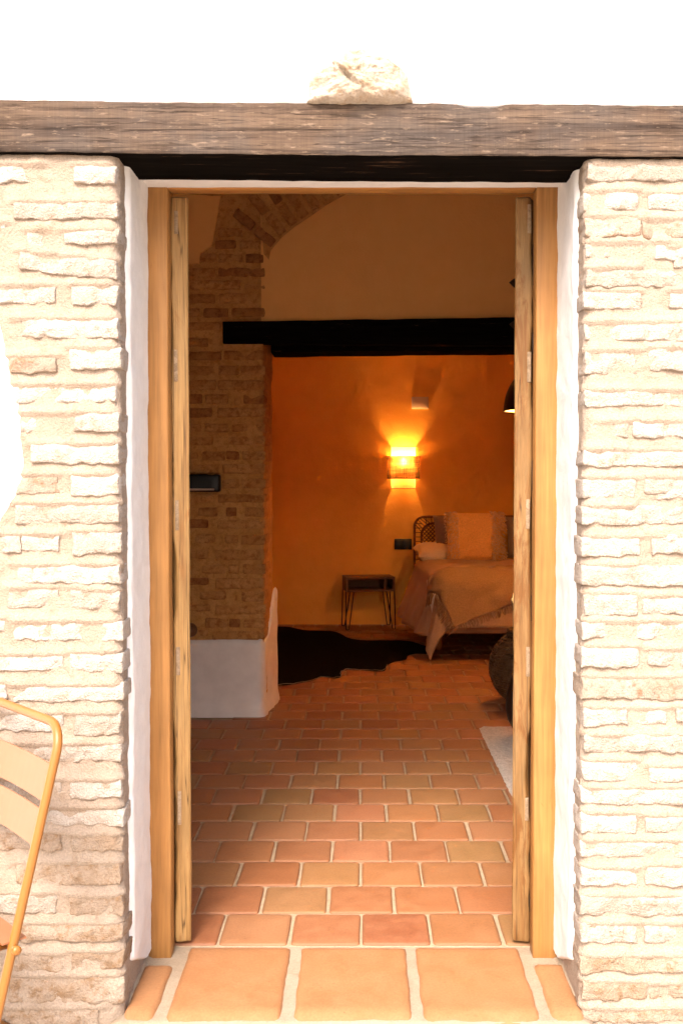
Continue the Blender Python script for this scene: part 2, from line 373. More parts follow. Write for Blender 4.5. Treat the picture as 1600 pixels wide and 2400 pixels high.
# ------------------------------------------------------------------ brick walls either side of the door
def make_brick(parent, x0, x1, z0, z1, yf, depth, mat, seed, step=0.0065, amp=0.0045, r=0.004, slope=0.0, name='brick', proud=0.0):
    hx, hy, hz = (x1 - x0) / 2, depth / 2, (z1 - z0) / 2
    n = (max(2, int(2 * hx / step)), 2, max(2, int(2 * hz / step)))
    v, f = rbox_data(hx, hy, hz, r, n)
    c = Vector(((x0 + x1) / 2, yf + hy - proud, (z0 + z1) / 2)); out = []
    for p in v:
        a = p * 1.0; o = seed * 3.17
        k = (1.0 if a.y < hy * 0.5 else 0.3)
        lo = Vector((nz(a.x, a.y, a.z, 13, o), nz(a.x, a.y, a.z, 20, o + 9), nz(a.x, 0, 0, 15, o + 5)))
        m1 = Vector((nz(a.x, a.y, a.z, 42, o + 2), nz(a.x, a.y, a.z, 45, o + 7), nz(a.x, a.y, a.z, 48, o + 11)))
        hi = Vector((nz(a.x, a.y, a.z, 130, o), nz(a.x, a.y, a.z, 120, o + 4), nz(a.x, a.y, a.z, 135, o + 8)))
        front = smooth(hy * 0.2, -hy * 0.6, a.y)
        ero = max(0.0, nz(a.x, a.z, seed, 11, o + 21) - 0.10) * 0.018 * front
        pit = max(0.0, nz(a.x, a.z, seed, 60, o + 33) - 0.42) * 0.016 * front
        q = a + lo * amp * 1.0 * k + m1 * amp * 0.75 * k + hi * amp * 0.42 * k
        q.y += ero + pit
        q.z += slope * a.x
        q.z -= (0.002 + 0.005 * nz(a.x, seed, 0, 34)) * smooth(-hz * 0.2, -hz, a.z) * k
        q.y += 0.004 * smooth(hz * 0.3, hz, a.z) * front      # the upper arris is worn back into the mortar
        out.append(q)
    me = mesh(name, out, f, mat)
    return link(name, me, parent, loc=c)

# front faces read from the photograph: (zoom factor, x offset, y offset) then x0, x1, y0, y1, corner, kind
S3 = 460 / 1546; S5 = 480 / 1447; S6 = 420 / 1411
LB = []
def addl(s, ox, oy, rows, dst):
    for r_ in rows:
        x0, x1, y0, y1 = [r_[0] * s + ox, r_[1] * s + ox, r_[2] * s + oy, r_[3] * s + oy]
        dst.append((x0, x1, y0, y1, r_[4] if len(r_) > 4 else 0, r_[5] if len(r_) > 5 else 'l', r_[6] if len(r_) > 6 else 0.0))
addl(S3, 0, 360, [(-60, 350, 75, 215), (570, 930, 90, 225, 1), (100, 950, 370, 505, 1), (500, 940, 590, 700, 1), (210, 335, 590, 740), (-90, 40, 540, 625),
    (150, 930, 800, 950, 1, 'l', -0.10), (560, 910, 1030, 1185, 1), (-60, 435, 1040, 1170), (110, 930, 1290, 1445, 1), (540, 940, 1530, 1690, 1), (70, 440, 1590, 1720, 0, 'r'),
    (110, 910, 1810, 1950, 1), (580, 960, 2040, 2185, 1), (150, 520, 2050, 2185)], LB)
addl(S3, 0, 1040, [(250, 1000, 0, 150, 1), (560, 940, 235, 400, 1), (130, 450, 240, 385, 0, 'r'), (120, 950, 475, 620, 1), (560, 950, 700, 865, 1), (-90, 158, 720, 855), (168, 468, 720, 845),
    (100, 940, 950, 1095, 1), (550, 960, 1150, 1305, 1, 'l', -0.06), (60, 455, 1140, 1285), (110, 960, 1400, 1545, 1), (-160, 40, 1370, 1480), (545, 950, 1650, 1795, 1), (-120, 480, 1660, 1785),
    (100, 940, 1895, 2025, 1), (-160, 45, 1885, 2015), (580, 950, 2120, 2290, 1), (-160, 500, 2130, 2265)], LB)
addl(S5, 0, 1620, [(-80, 860, 375, 495, 1), (500, 850, 635, 755, 1), (-90, 430, 630, 740), (-60, 850, 835, 950, 1), (500, 870, 1020, 1135, 1, 'w'), (-90, 440, 1000, 1125, 0, 'w'),
    (110, 850, 1215, 1370, 1, 'w'), (490, 860, 1445, 1585, 1, 'w'), (-80, 390, 1430, 1565), (130, 850, 1650, 1760, 1, 'w'), (500, 850, 1845, 1965, 1, 'w'), (60, 430, 1855, 1975, 0, 'w'),
    (60, 850, 2020, 2200, 1, 'w'), (-100, 700, 2250, 2370, 0, 'w')], LB)
RB = []
addl(S6, 1180, 360, [(640, 1500, 70, 205, 1), (660, 1060, 290, 438, 1), (1140, 1560, 310, 432), (660, 1080, 495, 645, 1, 'r'), (1090, 1540, 500, 655, 0, 'r'), (660, 1100, 690, 805, 1), (1340, 1600, 730, 885),
    (650, 1500, 900, 1035, 1), (670, 1080, 1085, 1215, 1), (1310, 1600, 1080, 1205), (690, 1520, 1330, 1465, 1), (680, 1060, 1550, 1725, 1), (1150, 1560, 1530, 1700), (600, 1500, 1855, 1985, 1),
    (760, 990, 2110, 2230), (1020, 1262, 2090, 2222), (1285, 1580, 2090, 2212)], RB)
addl(S6, 1180, 1040, [(650, 1500, 45, 172, 1), (660, 1040, 265, 418, 1), (1115, 1560, 255, 390), (660, 1520, 495, 635, 1), (680, 1075, 730, 880, 1), (1165, 1395, 700, 850), (640, 1540, 955, 1112, 1),
    (660, 1055, 1185, 1345, 1), (1100, 1560, 1195, 1338), (650, 1520, 1405, 1535, 1), (640, 1060, 1605, 1750, 1), (1140, 1560, 1615, 1745), (660, 1520, 1845, 2010, 1, 'r'),
    (660, 972, 2080, 2215, 1), (1040, 1292, 2080, 2205), (1360, 1580, 2070, 2190)], RB)
addl(S6, 1180, 1700, [(670, 1520, 75, 205, 1), (670, 1060, 290, 435, 1), (1145, 1540, 320, 445), (650, 1540, 490, 620, 1), (690, 1050, 700, 850, 1), (1110, 1540, 715, 838), (700, 1520, 905, 1040, 1),
    (680, 1050, 1125, 1255, 1), (1120, 1540, 1115, 1258), (700, 1520, 1350, 1500, 1), (690, 1050, 1565, 1710, 1), (1100, 1540, 1575, 1705), (730, 1500, 1815, 1945, 1, 'w'),
    (700, 1125, 2015, 2165, 1, 'w'), (1150, 1540, 2035, 2155, 0, 'w'), (740, 1540, 2225, 2345, 1, 'w')], RB)

_rows = {}
for b_ in RB: _rows.setdefault(round((b_[2] + b_[3]) / 2 / 34), []).append(b_)
for k_, bs in sorted(_rows.items()):
    xe = max(b_[1] for b_ in bs) + 28; y0_ = bs[0][2]; y1_ = bs[0][3]
    while xe < 2150:
        wl_ = 250 if rng.random() < 0.55 else 120
        RB.append((xe, xe + wl_, y0_ + rng.uniform(-5, 5), y1_ + rng.uniform(-5, 5), 0, 'l', 0.0)); xe += wl_ + 28
def brick_wall(side, rows, label):
    sx = -1 if side == 'left' else 1
    xc = XL if sx < 0 else XR
    rects = []
    for i, (x0, x1, y0, y1, corner, kind, sl) in enumerate(rows):
        a, zt = W(x0, y0, YW); b, _ = W(x1, y0, YW); _, zb = W(x0, y1, YW)
        if corner:
            if sx < 0: b = xc + rng.uniform(-0.008, 0.001)
            else: a = xc + rng.uniform(-0.001, 0.008)
        rects.append((a, b, zb, zt, corner, kind, sl))
    # mortar: a skin that runs along the face, round the corner and into the reveal
    cols = []
    xo = -3.2 if sx < 0 else 3.2
    edge = xc + sx * 0.0055                       # mortar plane in the reveal
    face = YW + 0.0066
    fine0 = -0.93 if sx < 0 else 0.86
    for k in range(24): cols.append(('f', xo + (fine0 - xo) * k / 24))
    nf = 52
    rr = 0.026
    x_in = edge + sx * rr
    for k in range(nf + 1): cols.append(('f', fine0 + (x_in - fine0) * k / nf))
    for k in range(1, 6): cols.append(('c', k / 6 * math.pi / 2))
    for k in range(0, 15): cols.append(('r', face + rr + (YB - face - rr) * k / 14))
    cols.append(('e', 0.4))
    z0, z1, dz = GROUND - 0.05, 2.112, 0.0068
    nr = int((z1 - z0) / dz)
    verts = []
    for i in range(nr + 1):
        z = z0 + (z1 - z0) * i / nr
        for kind, val in cols:
            if kind == 'f': x, y, nx, ny = val, face, 0, -1
            elif kind == 'c':
                x, y = x_in - sx * rr * math.sin(val), face + rr - rr * math.cos(val); nx, ny = -sx * math.sin(val), -math.cos(val)
            elif kind == 'r': x, y, nx, ny = edge, val, -sx, 0
            else: x, y, nx, ny = edge + sx * val, YB, 0, 1
            h = 0.0
            if kind in 'fc' and abs(x) < 1.15:
                h = 0.0035 * fb(x, y, z, 16, 3.0) + 0.0012 * nz(x, y, z, 90)
                sw = 0.0
                for (a, b, zb, zt, cn, kd, sl) in rects:
                    if a - 0.03 < x < b + 0.03 and zb - 0.03 < z < zt + 0.035:
                        ex = smooth(a - 0.028, a + 0.004, x) * smooth(b + 0.028, b - 0.004, x)
                        zz = sl * (x - (a + b) / 2)
                        if z > zt + zz - 0.004: sw = max(sw, ex * 0.0075 * smooth(zt + zz + 0.026, zt + zz - 0.002, z))
                        elif z < zb + zz: sw = min(sw, -ex * 0.003 * smooth(zb + zz - 0.016, zb + zz, z))
                h += sw
            elif kind == 'r': h = 0.003 * fb(x, y, z, 18, 5.0)
            verts.append((x + nx * h, y + ny * h, z))
    wall = link('brick_wall', mesh('brick_wall', verts, grid_faces(nr + 1, len(cols), flip=(sx > 0)), M['mortar']))
    tag(wall, label, 'brick wall', 'brick walls either side of the doorway')
    for i, (a, b, zb, zt, cn, kd, sl) in enumerate(rects):
        mt = M[{'l': 'lime_brick', 'w': 'worn_brick', 'r': 'red_brick'}[kd]]
        pr = rng.uniform(-0.004, 0.003)
        if b < a: a, b = b, a
        make_brick(wall, a, b, zb, zt, YW, 0.085 if not cn else 0.105, mt, i + (0 if sx < 0 else 100), slope=sl, step=0.0065 if a < 0.80 else 0.014, proud=pr, r=0.0035, amp=0.0048 if kd == 'l' else 0.006)
    return wall
wall_l = brick_wall('left', LB, 'pale lime-washed brick wall with plaster patch behind the yellow chair')
wall_r = brick_wall('right', RB, 'pale lime-washed brick wall on the side without the chair')

# plaster patch that hides the bricks at the far left edge
bd = [(-70, 340), (-60, 560), (-30, 660), (0, 735), (10, 806), (28, 878), (48, 954), (51, 1020), (59, 1112), (46, 1153), (20, 1194), (-4, 1232), (-40, 1290), (-75, 1420), (-70, 2500)]
def patch_edge(py):
    for (xa, ya), (xb, yb) in zip(bd, bd[1:]):
        if ya <= py <= yb: return xa + (xb - xa) * (py - ya) / (yb - ya)
    return -40
v = []; nrow, ncol = 300, 26
for i in range(nrow + 1):
    py = 355 + (2480 - 355) * i / nrow
    ed, z = W(patch_edge(py) + 2.5 * nz(py, 0, 0, 0.06), py, YW)
    for j in range(ncol + 1):
        t = j / ncol
        x = -3.2 + (ed + 3.2) * (1 - (1 - t) ** 2.2)
        e = smooth(0, 0.02, ed - x)
        v.append((x, YW + 0.012 - 0.017 * math.sqrt(max(0, e)) - 0.002 * fb(x, 0, z, 8), z))
o = link('plaster_patch', mesh('plaster_patch', v, grid_faces(nrow + 1, ncol + 1, True), M['white']), wall_l)
o['label'] = 'smooth white plaster patch with a curved edge'

# plaster lining of the reveal, between bricks and door frame
def reveal(sx, wall):
    xc = XL if sx < 0 else XR
    v = []; nrow, ncol = 230, 22
    for i in range(nrow + 1):
        z = 0.02 + (2.098 - 0.02) * i / nrow
        ye = 2.555 + 0.010 * fb(0, sx, z, 5.0, 2.0) + 0.008 * nz(0, sx, z, 17, 1.0) - 0.004
        if z < 0.09: ye += (0.09 - z) * 2.2
        for j in range(ncol + 1):
            t = j / ncol
            y = YFB - (YFB - ye) * (1 - (1 - t) ** 1.7)
            e = smooth(0, 0.016, y - ye)
            bump = 0.0028 * fb(y, sx, z, 7, 4.0, 4) + 0.0012 * nz(y, sx, z * 0.4, 60)
            x = xc - sx * bump * 1.2 + sx * 0.012 * (1 - math.sqrt(e)) - sx * 0.005
            v.append((x, y, z))
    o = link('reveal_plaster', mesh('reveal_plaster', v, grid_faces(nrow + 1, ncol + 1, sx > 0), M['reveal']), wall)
    o['label'] = 'white plaster band with a wavy edge lining the doorway side'
reveal(-1, wall_l); reveal(1, wall_r)

# ------------------------------------------------------------------ white plaster wall above, beam, stone
ZBT = W(800, 240, YW - 0.012)[1]
ZBB = W(800, 364, YW - 0.012)[1]
v = []; nc_, nr_ = 150, 60
for i in range(nr_ + 1):
    t = i / nr_
    for j in range(nc_ + 1):
        x = -3.4 + 6.8 * j / nc_
        zlow = ZBT - 0.006 + 0.004 * nz(x, 0, 0, 9) - (0.010 * smooth(0.1, 0.35, x)) * (0.6 + 0.8 * nz(x, 3, 0, 14))
        z = zlow + (4.6 - zlow) * t ** 1.6
        e = smooth(0, 0.007, z - zlow)
        v.append((x, YW + 0.006 - 0.017 * math.sqrt(e) - 0.004 * fb(x, 0, z, 4), z))
pw = link('plaster_wall', mesh('plaster_wall', v, grid_faces(nr_ + 1, nc_ + 1), M['white']))
tag(pw, 'bright white plastered wall above the wooden beam', 'wall')
mb = MB(); mb.box(-3.4, 3.4, YW + 0.02, YB, ZBB + 0.03, 4.6)
mb.box(-0.70, 0.66, 2.676, YB, ZS + 0.006, ZBB + 0.03)
core = mb.build('wall_core', M['white'], pw, shade=False)
# soffit strip of plaster between beam and door frame
v = []
for i in range(4):
    for j in range(81):
        x = XL - 0.03 + (XR - XL + 0.06) * j / 80; y = 2.668 + (YF + 0.03 - 2.668) * i / 3
        v.append((x, y, ZS + 0.002 * nz(x, y, 0, 12) + (0.010 if i == 0 else 0)))
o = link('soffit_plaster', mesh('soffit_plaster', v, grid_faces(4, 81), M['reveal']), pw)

def beam_fn(p):
    x, y, z = p
    e = 0.0035 * fb(x, y, z, 2.2, 7.0) + 0.002 * nz(x, y, z, 30, 2.0)
    tilt = -0.006 * x
    zz = z + tilt + e * (1 if z > (ZBT + ZBB) / 2 else 0.7)
    if z > ZBT - 0.02 and 0.22 < x < 0.36: zz -= 0.010 * smooth(0.22, 0.26, x) * smooth(0.36, 0.31, x)
    return Vector((x, y + 0.002 * nz(x, y, z, 25, 8) , zz))
mb = MB(); mb.rbox(-2.3, 2.3, YW - 0.014, 2.672, ZBB, ZBT, 0.005, (240, 8, 10), beam_fn)
# black stained underside
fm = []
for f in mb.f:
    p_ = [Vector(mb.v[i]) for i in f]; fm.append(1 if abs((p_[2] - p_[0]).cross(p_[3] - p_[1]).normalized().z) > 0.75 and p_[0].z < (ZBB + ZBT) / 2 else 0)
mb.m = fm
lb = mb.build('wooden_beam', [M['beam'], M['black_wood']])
tag(lb, 'long weathered grey-brown wooden lintel beam with black underside over the doorway', 'beam')

# stone set in the wall on top of the beam
pts = [(702, 230), (706, 205), (708, 180), (722, 160), (745, 148), (762, 135), (775, 118), (800, 107), (850, 104), (888, 118), (905, 138), (925, 150), (938, 175), (944, 205), (949, 222), (948, 231)]
poly = [W(*D(a, b), YW - 0.03) for a, b in pts]
poly += [(poly[-1][0] + (poly[0][0] - poly[-1][0]) * k / 8, ZBT - 0.005 + 0.003 * nz(k, 0, 0, 1.3)) for k in range(1, 8)] + [poly[0]]
cx_ = sum(p[0] for p in poly) / len(poly); cz_ = ZBT + 0.055
v = []; NR_, NA = 26, 150
def edge_at(t):
    k = t * (len(poly) - 1); i = min(int(k), len(poly) - 2); a = k - i
    return (poly[i][0] * (1 - a) + poly[i + 1][0] * a, poly[i][1] * (1 - a) + poly[i + 1][1] * a)
for i in range(NR_ + 1):
    s_ = i / NR_
    for j in range(NA + 1):
        ex, ez = edge_at(j / NA)
        ex += 0.004 * nz(ex, 0, ez, 40) * s_; ez += 0.004 * nz(ex, 5, ez, 40) * s_
        x = cx_ + (ex - cx_) * s_; z = cz_ + (ez - cz_) * s_
        prof = math.sqrt(max(0, 1 - s_ ** 5.0))
        dep = 0.034 * prof * (1.0 + 0.5 * fb(x, 0, z, 12, 3)) + 0.009 * fb(x, 0, z, 34, 6) * prof + 0.004 * nz(x, 0, z, 110) * prof
        cr = abs((z - cz_ - 0.004) + 0.85 * (x - cx_ + 0.030))
        if -0.060 < x - cx_ < 0.012: dep -= 0.014 * smooth(0.011, 0.0, cr) * prof
        v.append((x, YW - 0.008 - dep, z))
st = link('stone', mesh('stone', v, grid_faces(NR_ + 1, NA + 1), M['stone']))
tag(st, 'rough rounded cream limestone sitting on the beam over the doorway', 'stone')

# ------------------------------------------------------------------ threshold step
step = empty('doorstep', (0, 2.6, 0))
tag(step, 'tiled doorstep of big orange terracotta slabs at the bottom of the doorway', 'doorstep')
v = []; nx_, ny_ = 120, 40
for i in range(ny_ + 1):
    y = 2.405 + (2.84 - 2.405) * i / ny_
    for j in range(nx_ + 1):
        fl = smooth(2.56, 2.43, y)
        xa, xb = XL - 0.022 - 0.075 * fl, XR + 0.022 + 0.075 * fl
        x = xa + (xb - xa) * j / nx_
        dl = min(x - xa, xb - x)
        z = -0.007 + 0.0016 * fb(x, y, 0, 20) + 0.05 * smooth(0.024, 0.0, dl) * smooth(2.45, 2.62, y) - 0.05 * fl * smooth(0.09, 0.0, dl)
        z -= 0.030 * smooth(2.435, 2.405, y)
        v.append((x, y, z))
    
nb = len(v)
f = grid_faces(ny_ + 1, nx_ + 1)
for j in range(nx_ + 1): v.append((v[j][0], v[j][1] - 0.002, GROUND - 0.02))
f += [(j, nb + j, nb + j + 1, j + 1)[::-1] for j in range(nx_)]
sb = link('mortar_bed', mesh('mortar_bed', [(a, b - 2.6, c) for a, b, c in v], f, M['step_mortar']), step)
def slab(parent, x0, x1, y0, y1, top, th, mat, seed, r=0.012, n=(12, 12, 1), name='tile', front_drop=0.0):
    v, f = rbox_data((x1 - x0) / 2, (y1 - y0) / 2, th / 2, r, n); out = []
    for p in v:
        q = p.copy()
        ed = max(abs(p.x) / ((x1 - x0) / 2), abs(p.y) / ((y1 - y0) / 2))
        q.x += 0.0035 * nz(p.x, p.y, seed, 13) + 0.0018 * nz(p.x, p.y, seed, 60); q.y += 0.0035 * nz(p.x, p.y, seed + 5, 13) + 0.0018 * nz(p.x, p.y, seed + 9, 60)
        if p.z > 0: q.z += 0.0016 * nz(p.x, p.y, seed + 3, 9) - 0.002 * smooth(0.8, 1.0, ed)
        if front_drop: q.z -= front_drop * smooth(-(y1 - y0) / 2 + 0.075, -(y1 - y0) / 2, p.y) ** 1.4
        out.append(q)
    return link(name, mesh(name, out, f, mat), parent, loc=((x0 + x1) / 2, (y0 + y1) / 2 - parent.location.y, top - th / 2))
for i, (x0, x1, y0) in enumerate([(-0.473, -0.192, 2.415), (-0.162, 0.128, 2.417), (0.153, 0.440, 2.415)]):
    slab(step, x0, x1, y0, 2.822, 0.004, 0.032, M['step_tile'], i * 7 + 1, 0.012, (16, 22, 2), front_drop=0.017)
slab(step, -0.578, -0.500, 2.42, 2.72, 0.004, 0.032, M['step_tile'], 31, 0.014, (6, 18, 2), front_drop=0.017)
slab(step, 0.466, 0.548, 2.42, 2.725, 0.004, 0.032, M['step_tile'], 37, 0.014, (6, 18, 2), front_drop=0.017)

# ------------------------------------------------------------------ floor inside
fl = MB(); fl.box(-2.2, 2.9, 2.838, YE + 0.15, -0.12, -0.005)
floor = tag(fl.build('floor', M['grout'], shade=False), 'terracotta tiled floor running through both rooms', kind='structure')
tvars = []
for k in range(8):
    r2 = random.Random(40 + k)
    hx, hy, th = 0.0960 + r2.uniform(-.001, .001), 0.0990 + r2.uniform(-.002, .002), 0.010
    out = []; NN = 40
    def ring(ins, z, wob):
        for a in range(NN):
            an = a / NN * 2 * math.pi; c, s_ = math.cos(an), math.sin(an); e = 0.105
            x = math.copysign(abs(c) ** e, c) * (hx - ins); y = math.copysign(abs(s_) ** e, s_) * (hy - ins)
            x += wob * 0.0030 * nz(x, y, k * 3.3, 22); y += wob * 0.0030 * nz(x, y, k * 3.3 + 50, 22)
            out.append((x, y, z))
    ring(0.0, -0.008, 1); ring(0.0, -0.0015, 1); ring(0.0025, 0.0010, 1); ring(0.009, 0.0020, 0.7); ring(0.05, 0.0022 + r2.uniform(-.0004, .0006), 0.2)
    f = []
    for a in range(4):
        f += [(a * NN + b, a * NN + (b + 1) % NN, (a + 1) * NN + (b + 1) % NN, (a + 1) * NN + b) for b in range(NN)]
    f.append(tuple(4 * NN + b for b in range(NN)))
    tvars.append(mesh('tile', out, f, M['tile']))
spots = []
PITCHX, PITCHY, Y0 = 0.2012, 0.2088, 2.835
row = 0
while Y0 + row * PITCHY < YE - 0.02:
    yc = Y0 + (row + 0.5) * PITCHY
    off = 0.0025 if row % 2 == 0 else 0.0025 + PITCHX / 2
    for k in range(-11, 15):
        xc = off + (k + 0.5) * PITCHX + rng.uniform(-.0022, .0022)
        if xc < -1.85 or xc > 2.5: continue
        if YP - 0.08 < yc < YPB + 0.05 and xc < -0.62: continue
        px = PX + F * xc / yc
        vis = (px - F * 0.1 / yc < 1205 and px + F * 0.1 / yc > (440 if yc < 5.7 else 625))
        # hidden under the cowhide, the pale rug or the bed: keep, but not first in line
        spots.append((not vis, yc, xc, yc + rng.uniform(-.0018, .0018)))
    row += 1
spots.sort()
n_tile = 0; rest = MB()
for hid, _, xc, yc in spots:
    k = rng.randrange(8)
    flip = rng.choice((0, math.pi)); rz = rng.uniform(-0.006, 0.006) + flip; dz = rng.uniform(-0.0005, 0.0007)
    if n_tile < 295 and not hid:
        link('tile', tvars[k], floor, (xc, yc, dz), (rng.uniform(-.002, .002), rng.uniform(-.002, .002), rz)); n_tile += 1
    else:
        c, s_ = math.cos(rz), math.sin(rz)
        rest.add([(xc + c * p.co.x - s_ * p.co.y, yc + s_ * p.co.x + c * p.co.y, p.co.z + dz) for p in tvars[k].vertices], [tuple(q.vertices) for q in tvars[k].polygons])
o = rest.build('floor_tiles', M['tile'], floor); o['kind'] = 'stuff'

# ------------------------------------------------------------------ door frame and leaves
df = empty('door_frame', (0, YF, 0))
tag(df, 'honey-coloured pine door frame set inside the white reveals', 'door frame')
def part(mbx, name, mat, parent, **kw):
    off = parent.matrix_world.translation if False else parent.location
    mbx.v = [(a - off[0], b - off[1], c - off[2]) for a, b, c in mbx.v]
    return mbx.build(name, mat, parent, **kw)
def wob(amp, s, o):
    return lambda p: p + Vector((amp * nz(p.x, p.y, p.z, s, o), amp * nz(p.x, p.y, p.z, s, o + 3), 0))
jw = (396 - 345) / F * YF
mb = MB(); mb.rbox(XL - 0.012, XL + jw, YF, YFB, -0.012, 2.10, 0.004, (2, 2, 60), wob(0.0012, 5, 1)); part(mb, 'jamb', M['pine'], df)
mb = MB(); mb.rbox(XR - (1307 - 1253) / F * YF, XR + 0.012, YF, YFB, -0.012, 2.10, 0.004, (2, 2, 60), wob(0.0012, 5, 2)); part(mb, 'jamb', M['pine'], df)
M['pine_x'] = mat_wood('honey_pine_head', (0.367, 0.173, 0.045), (0.331, 0.145, 0.037), (0.272, 0.111, 0.029), (0.9, 22, 22), 0.5, 0.12)
mb = MB(); mb.rbox(XL + jw + 0.0005, XR - 0.0628, YF + 0.003, YFB, 2.0845, 2.14, 0.003, (40, 2, 2), wob(0.0008, 5, 3)); part(mb, 'head', M['pine_x'], df)

def door_leaf(sx, label, mat, tenons, hinges):
    # local frame: x across the thickness (towards the room's middle is +), y along the leaf away from the camera
    ang = 0.215 * -sx                     # folded back a little more than a right angle
    x_face = W(445 if sx < 0 else 1203, 1300, YFB + 0.004)[0]
    th = 0.0492
    leaf = empty('door_leaf', (x_face, YFB + 0.006, 0.011), (0, 0, -ang if False else 0))
    leaf.rotation_euler = (0, 0, (0.20 if sx < 0 else -0.17))
    tag(leaf, label, 'door', 'open door leaves')
    s = -1 if sx < 0 else 1               # thickness runs away from the doorway's middle
    H = 2.068; Wd = 0.53
    def b(name, xa, xb, ya, yb, za, zb, m, r=0.004, n=(3, 3, 40), amp=0.0012, extra=None):
        mb = MB()
        def fn(p):
            q = p + Vector((amp * nz(p.x, p.y, p.z, 7, sx), amp * nz(p.x, p.y, p.z, 7, sx + 5), 0))
            if extra: q = extra(q)
            return q
        mb.rbox(min(xa, xb), max(xa, xb), ya, yb, za, zb, r, n, fn)
        return mb.build(name, m, leaf)
    def worn_edge(q):                     # the outer arris is chipped and eaten away
        k = smooth(0.4, 1.0, (q.x * s) / th) * smooth(0.02, 0.0, q.y)
        e = max(0, fb(0, sx, q.z, 3.2, 4.0) + 0.05) * 0.016 + max(0, nz(0, sx * 3, q.z, 11)) * 0.007
        return q + Vector((-s * e * k, 0, 0))
    b('stile', 0.0, s * th, 0.0, 0.10, 0.0, H, mat, 0.006, (8, 3, 150), 0.0015, worn_edge)
    b('stile', 0.004 * s, s * (th - 0.004), Wd - 0.10, Wd, 0.0, H, mat)
    for z0 in (0.0, 0.50, 0.98, 1.46, H - 0.12):
        b('rail', 0.005 * s, s * (th - 0.005), 0.101, Wd - 0.101, z0, z0 + 0.12, mat, 0.004, (3, 12, 3))
    for z0, z1 in ((0.121, 0.499), (0.621, 0.979), (1.101, 1.459), (1.581, H - 0.121)):
        b('panel', 0.014 * s, s * (th - 0.014), 0.101, Wd - 0.101, z0, z1, mat, 0.006, (2, 10, 10))
    for xp, y0, y1 in tenons:
        xa, zt = W(xp, y0, YFB + 0.006); _, zb = W(xp, y1, YFB + 0.006)
        xl = xa - x_face
        b('tenon', xl - 0.0055, xl + 0.0055, -0.0012, 0.02, zb - 0.011, zt - 0.011, M['tenon'], 0.002, (1, 1, 8), 0.0012)
    for y0, y1 in hinges:
        _, zt = W(400, y0, YFB); _, zb = W(400, y1, YFB)
        mb = MB(); xh = s * (th + 0.003)
        mb.tube([(xh, -0.0015, zb - 0.011), (xh, -0.0015, zt - 0.011)], 0.0048, 8)
        mb.box(min(xh, xh - s * 0.004), max(xh, xh - s * 0.004), 0.0, 0.035, zb - 0.005, zt - 0.017)
        mb.build('hinge', M['iron'], leaf)
    return leaf
leaf_l = door_leaf(-1, 'old pine door leaf seen edge-on, folded back beside the brick pier', M['leaf_wood'],
    [(413, 495, 550), (413, 820, 895), (415, 1172, 1243), (418, 1515, 1582), (421, 1852, 1932)], [(555, 660), (755, 830), (1095, 1145), (1400, 1500), (1805, 1860)])
leaf_r = door_leaf(1, 'old worn pine door leaf seen edge-on, folded back beside the pale rug', M['leaf_wood_worn'],
    [(1239, 480, 548), (1239, 825, 897), (1236, 1170, 1240), (1236, 1515, 1585), (1233, 1868, 1922)], [(575, 670), (780, 830), (1080, 1150), (1395, 1455), (1780, 1820), (2100, 2135)])
mb = MB(); mb.rbox(-0.003, 0.004, 0.012, 0.05, 0, 0.024, 0.002); mb.rbox(-0.006, 0.0, 0.02, 0.030, 0.005, 0.013, 0.002)
mb.build('lock_plate', M['brass'], leaf_r, loc=(0.0, 0.0, W(1200, 1408, YFB)[1] - 0.02))

# ------------------------------------------------------------------ rooms: shell
def struct(name, mbx, m, shade=False):
    o = mbx.build(name, m, shade=shade); o['kind'] = 'structure'; return o
ZC = 3.25
mb = MB(); mb.box(-2.2, -1.9, YB, YE + 0.2, 0.0, ZC); struct('wall_left', mb, M['white'])
mb = MB(); mb.box(2.5, 2.8, YB, YE + 0.2, 0.0, ZC); struct('wall_right', mb, M['white'])
mb = MB(); mb.box(-2.2, 2.8, YB, YE + 0.2, ZC, ZC + 0.2); struct('ceiling', mb, M['white'])
mb = MB(); mb.box(-1.9, 2.5, YPB, YE - 0.03, 2.58, ZC - 0.002); struct('bedroom_bounce_ceiling', mb, M['white'])  # unseen low ceiling, added to bounce the lamplight back
mb = MB(); mb.box(-1.9, -0.88, YPB + 0.03, YE - 0.03, 0.0, 2.578); struct('bedroom_bounce_wall_left', mb, M['bed_plaster_lamp_tint'])  # unseen wall, brought in close to throw lamplight back
mb = MB(); mb.box(2.2, 2.5, YPB, YE - 0.03, 0.0, 2.578); struct('bedroom_bounce_wall_right', mb, M['bed_plaster_lamp_tint'])  # unseen wall, also set close to concentrate the lamplight
# inner skin of the facade, either side of the door
fs = MB(); fs.box(-2.2, XL - 0.03, YB + 0.002, YB + 0.03, 0.0, ZC); fs.box(XR + 0.03, 2.8, YB + 0.002, YB + 0.03, 0.0, ZC); fs.box(XL - 0.03, XR + 0.03, YB + 0.002, YB + 0.03, 2.14, ZC)
struct('wall_front', fs, M['white'])
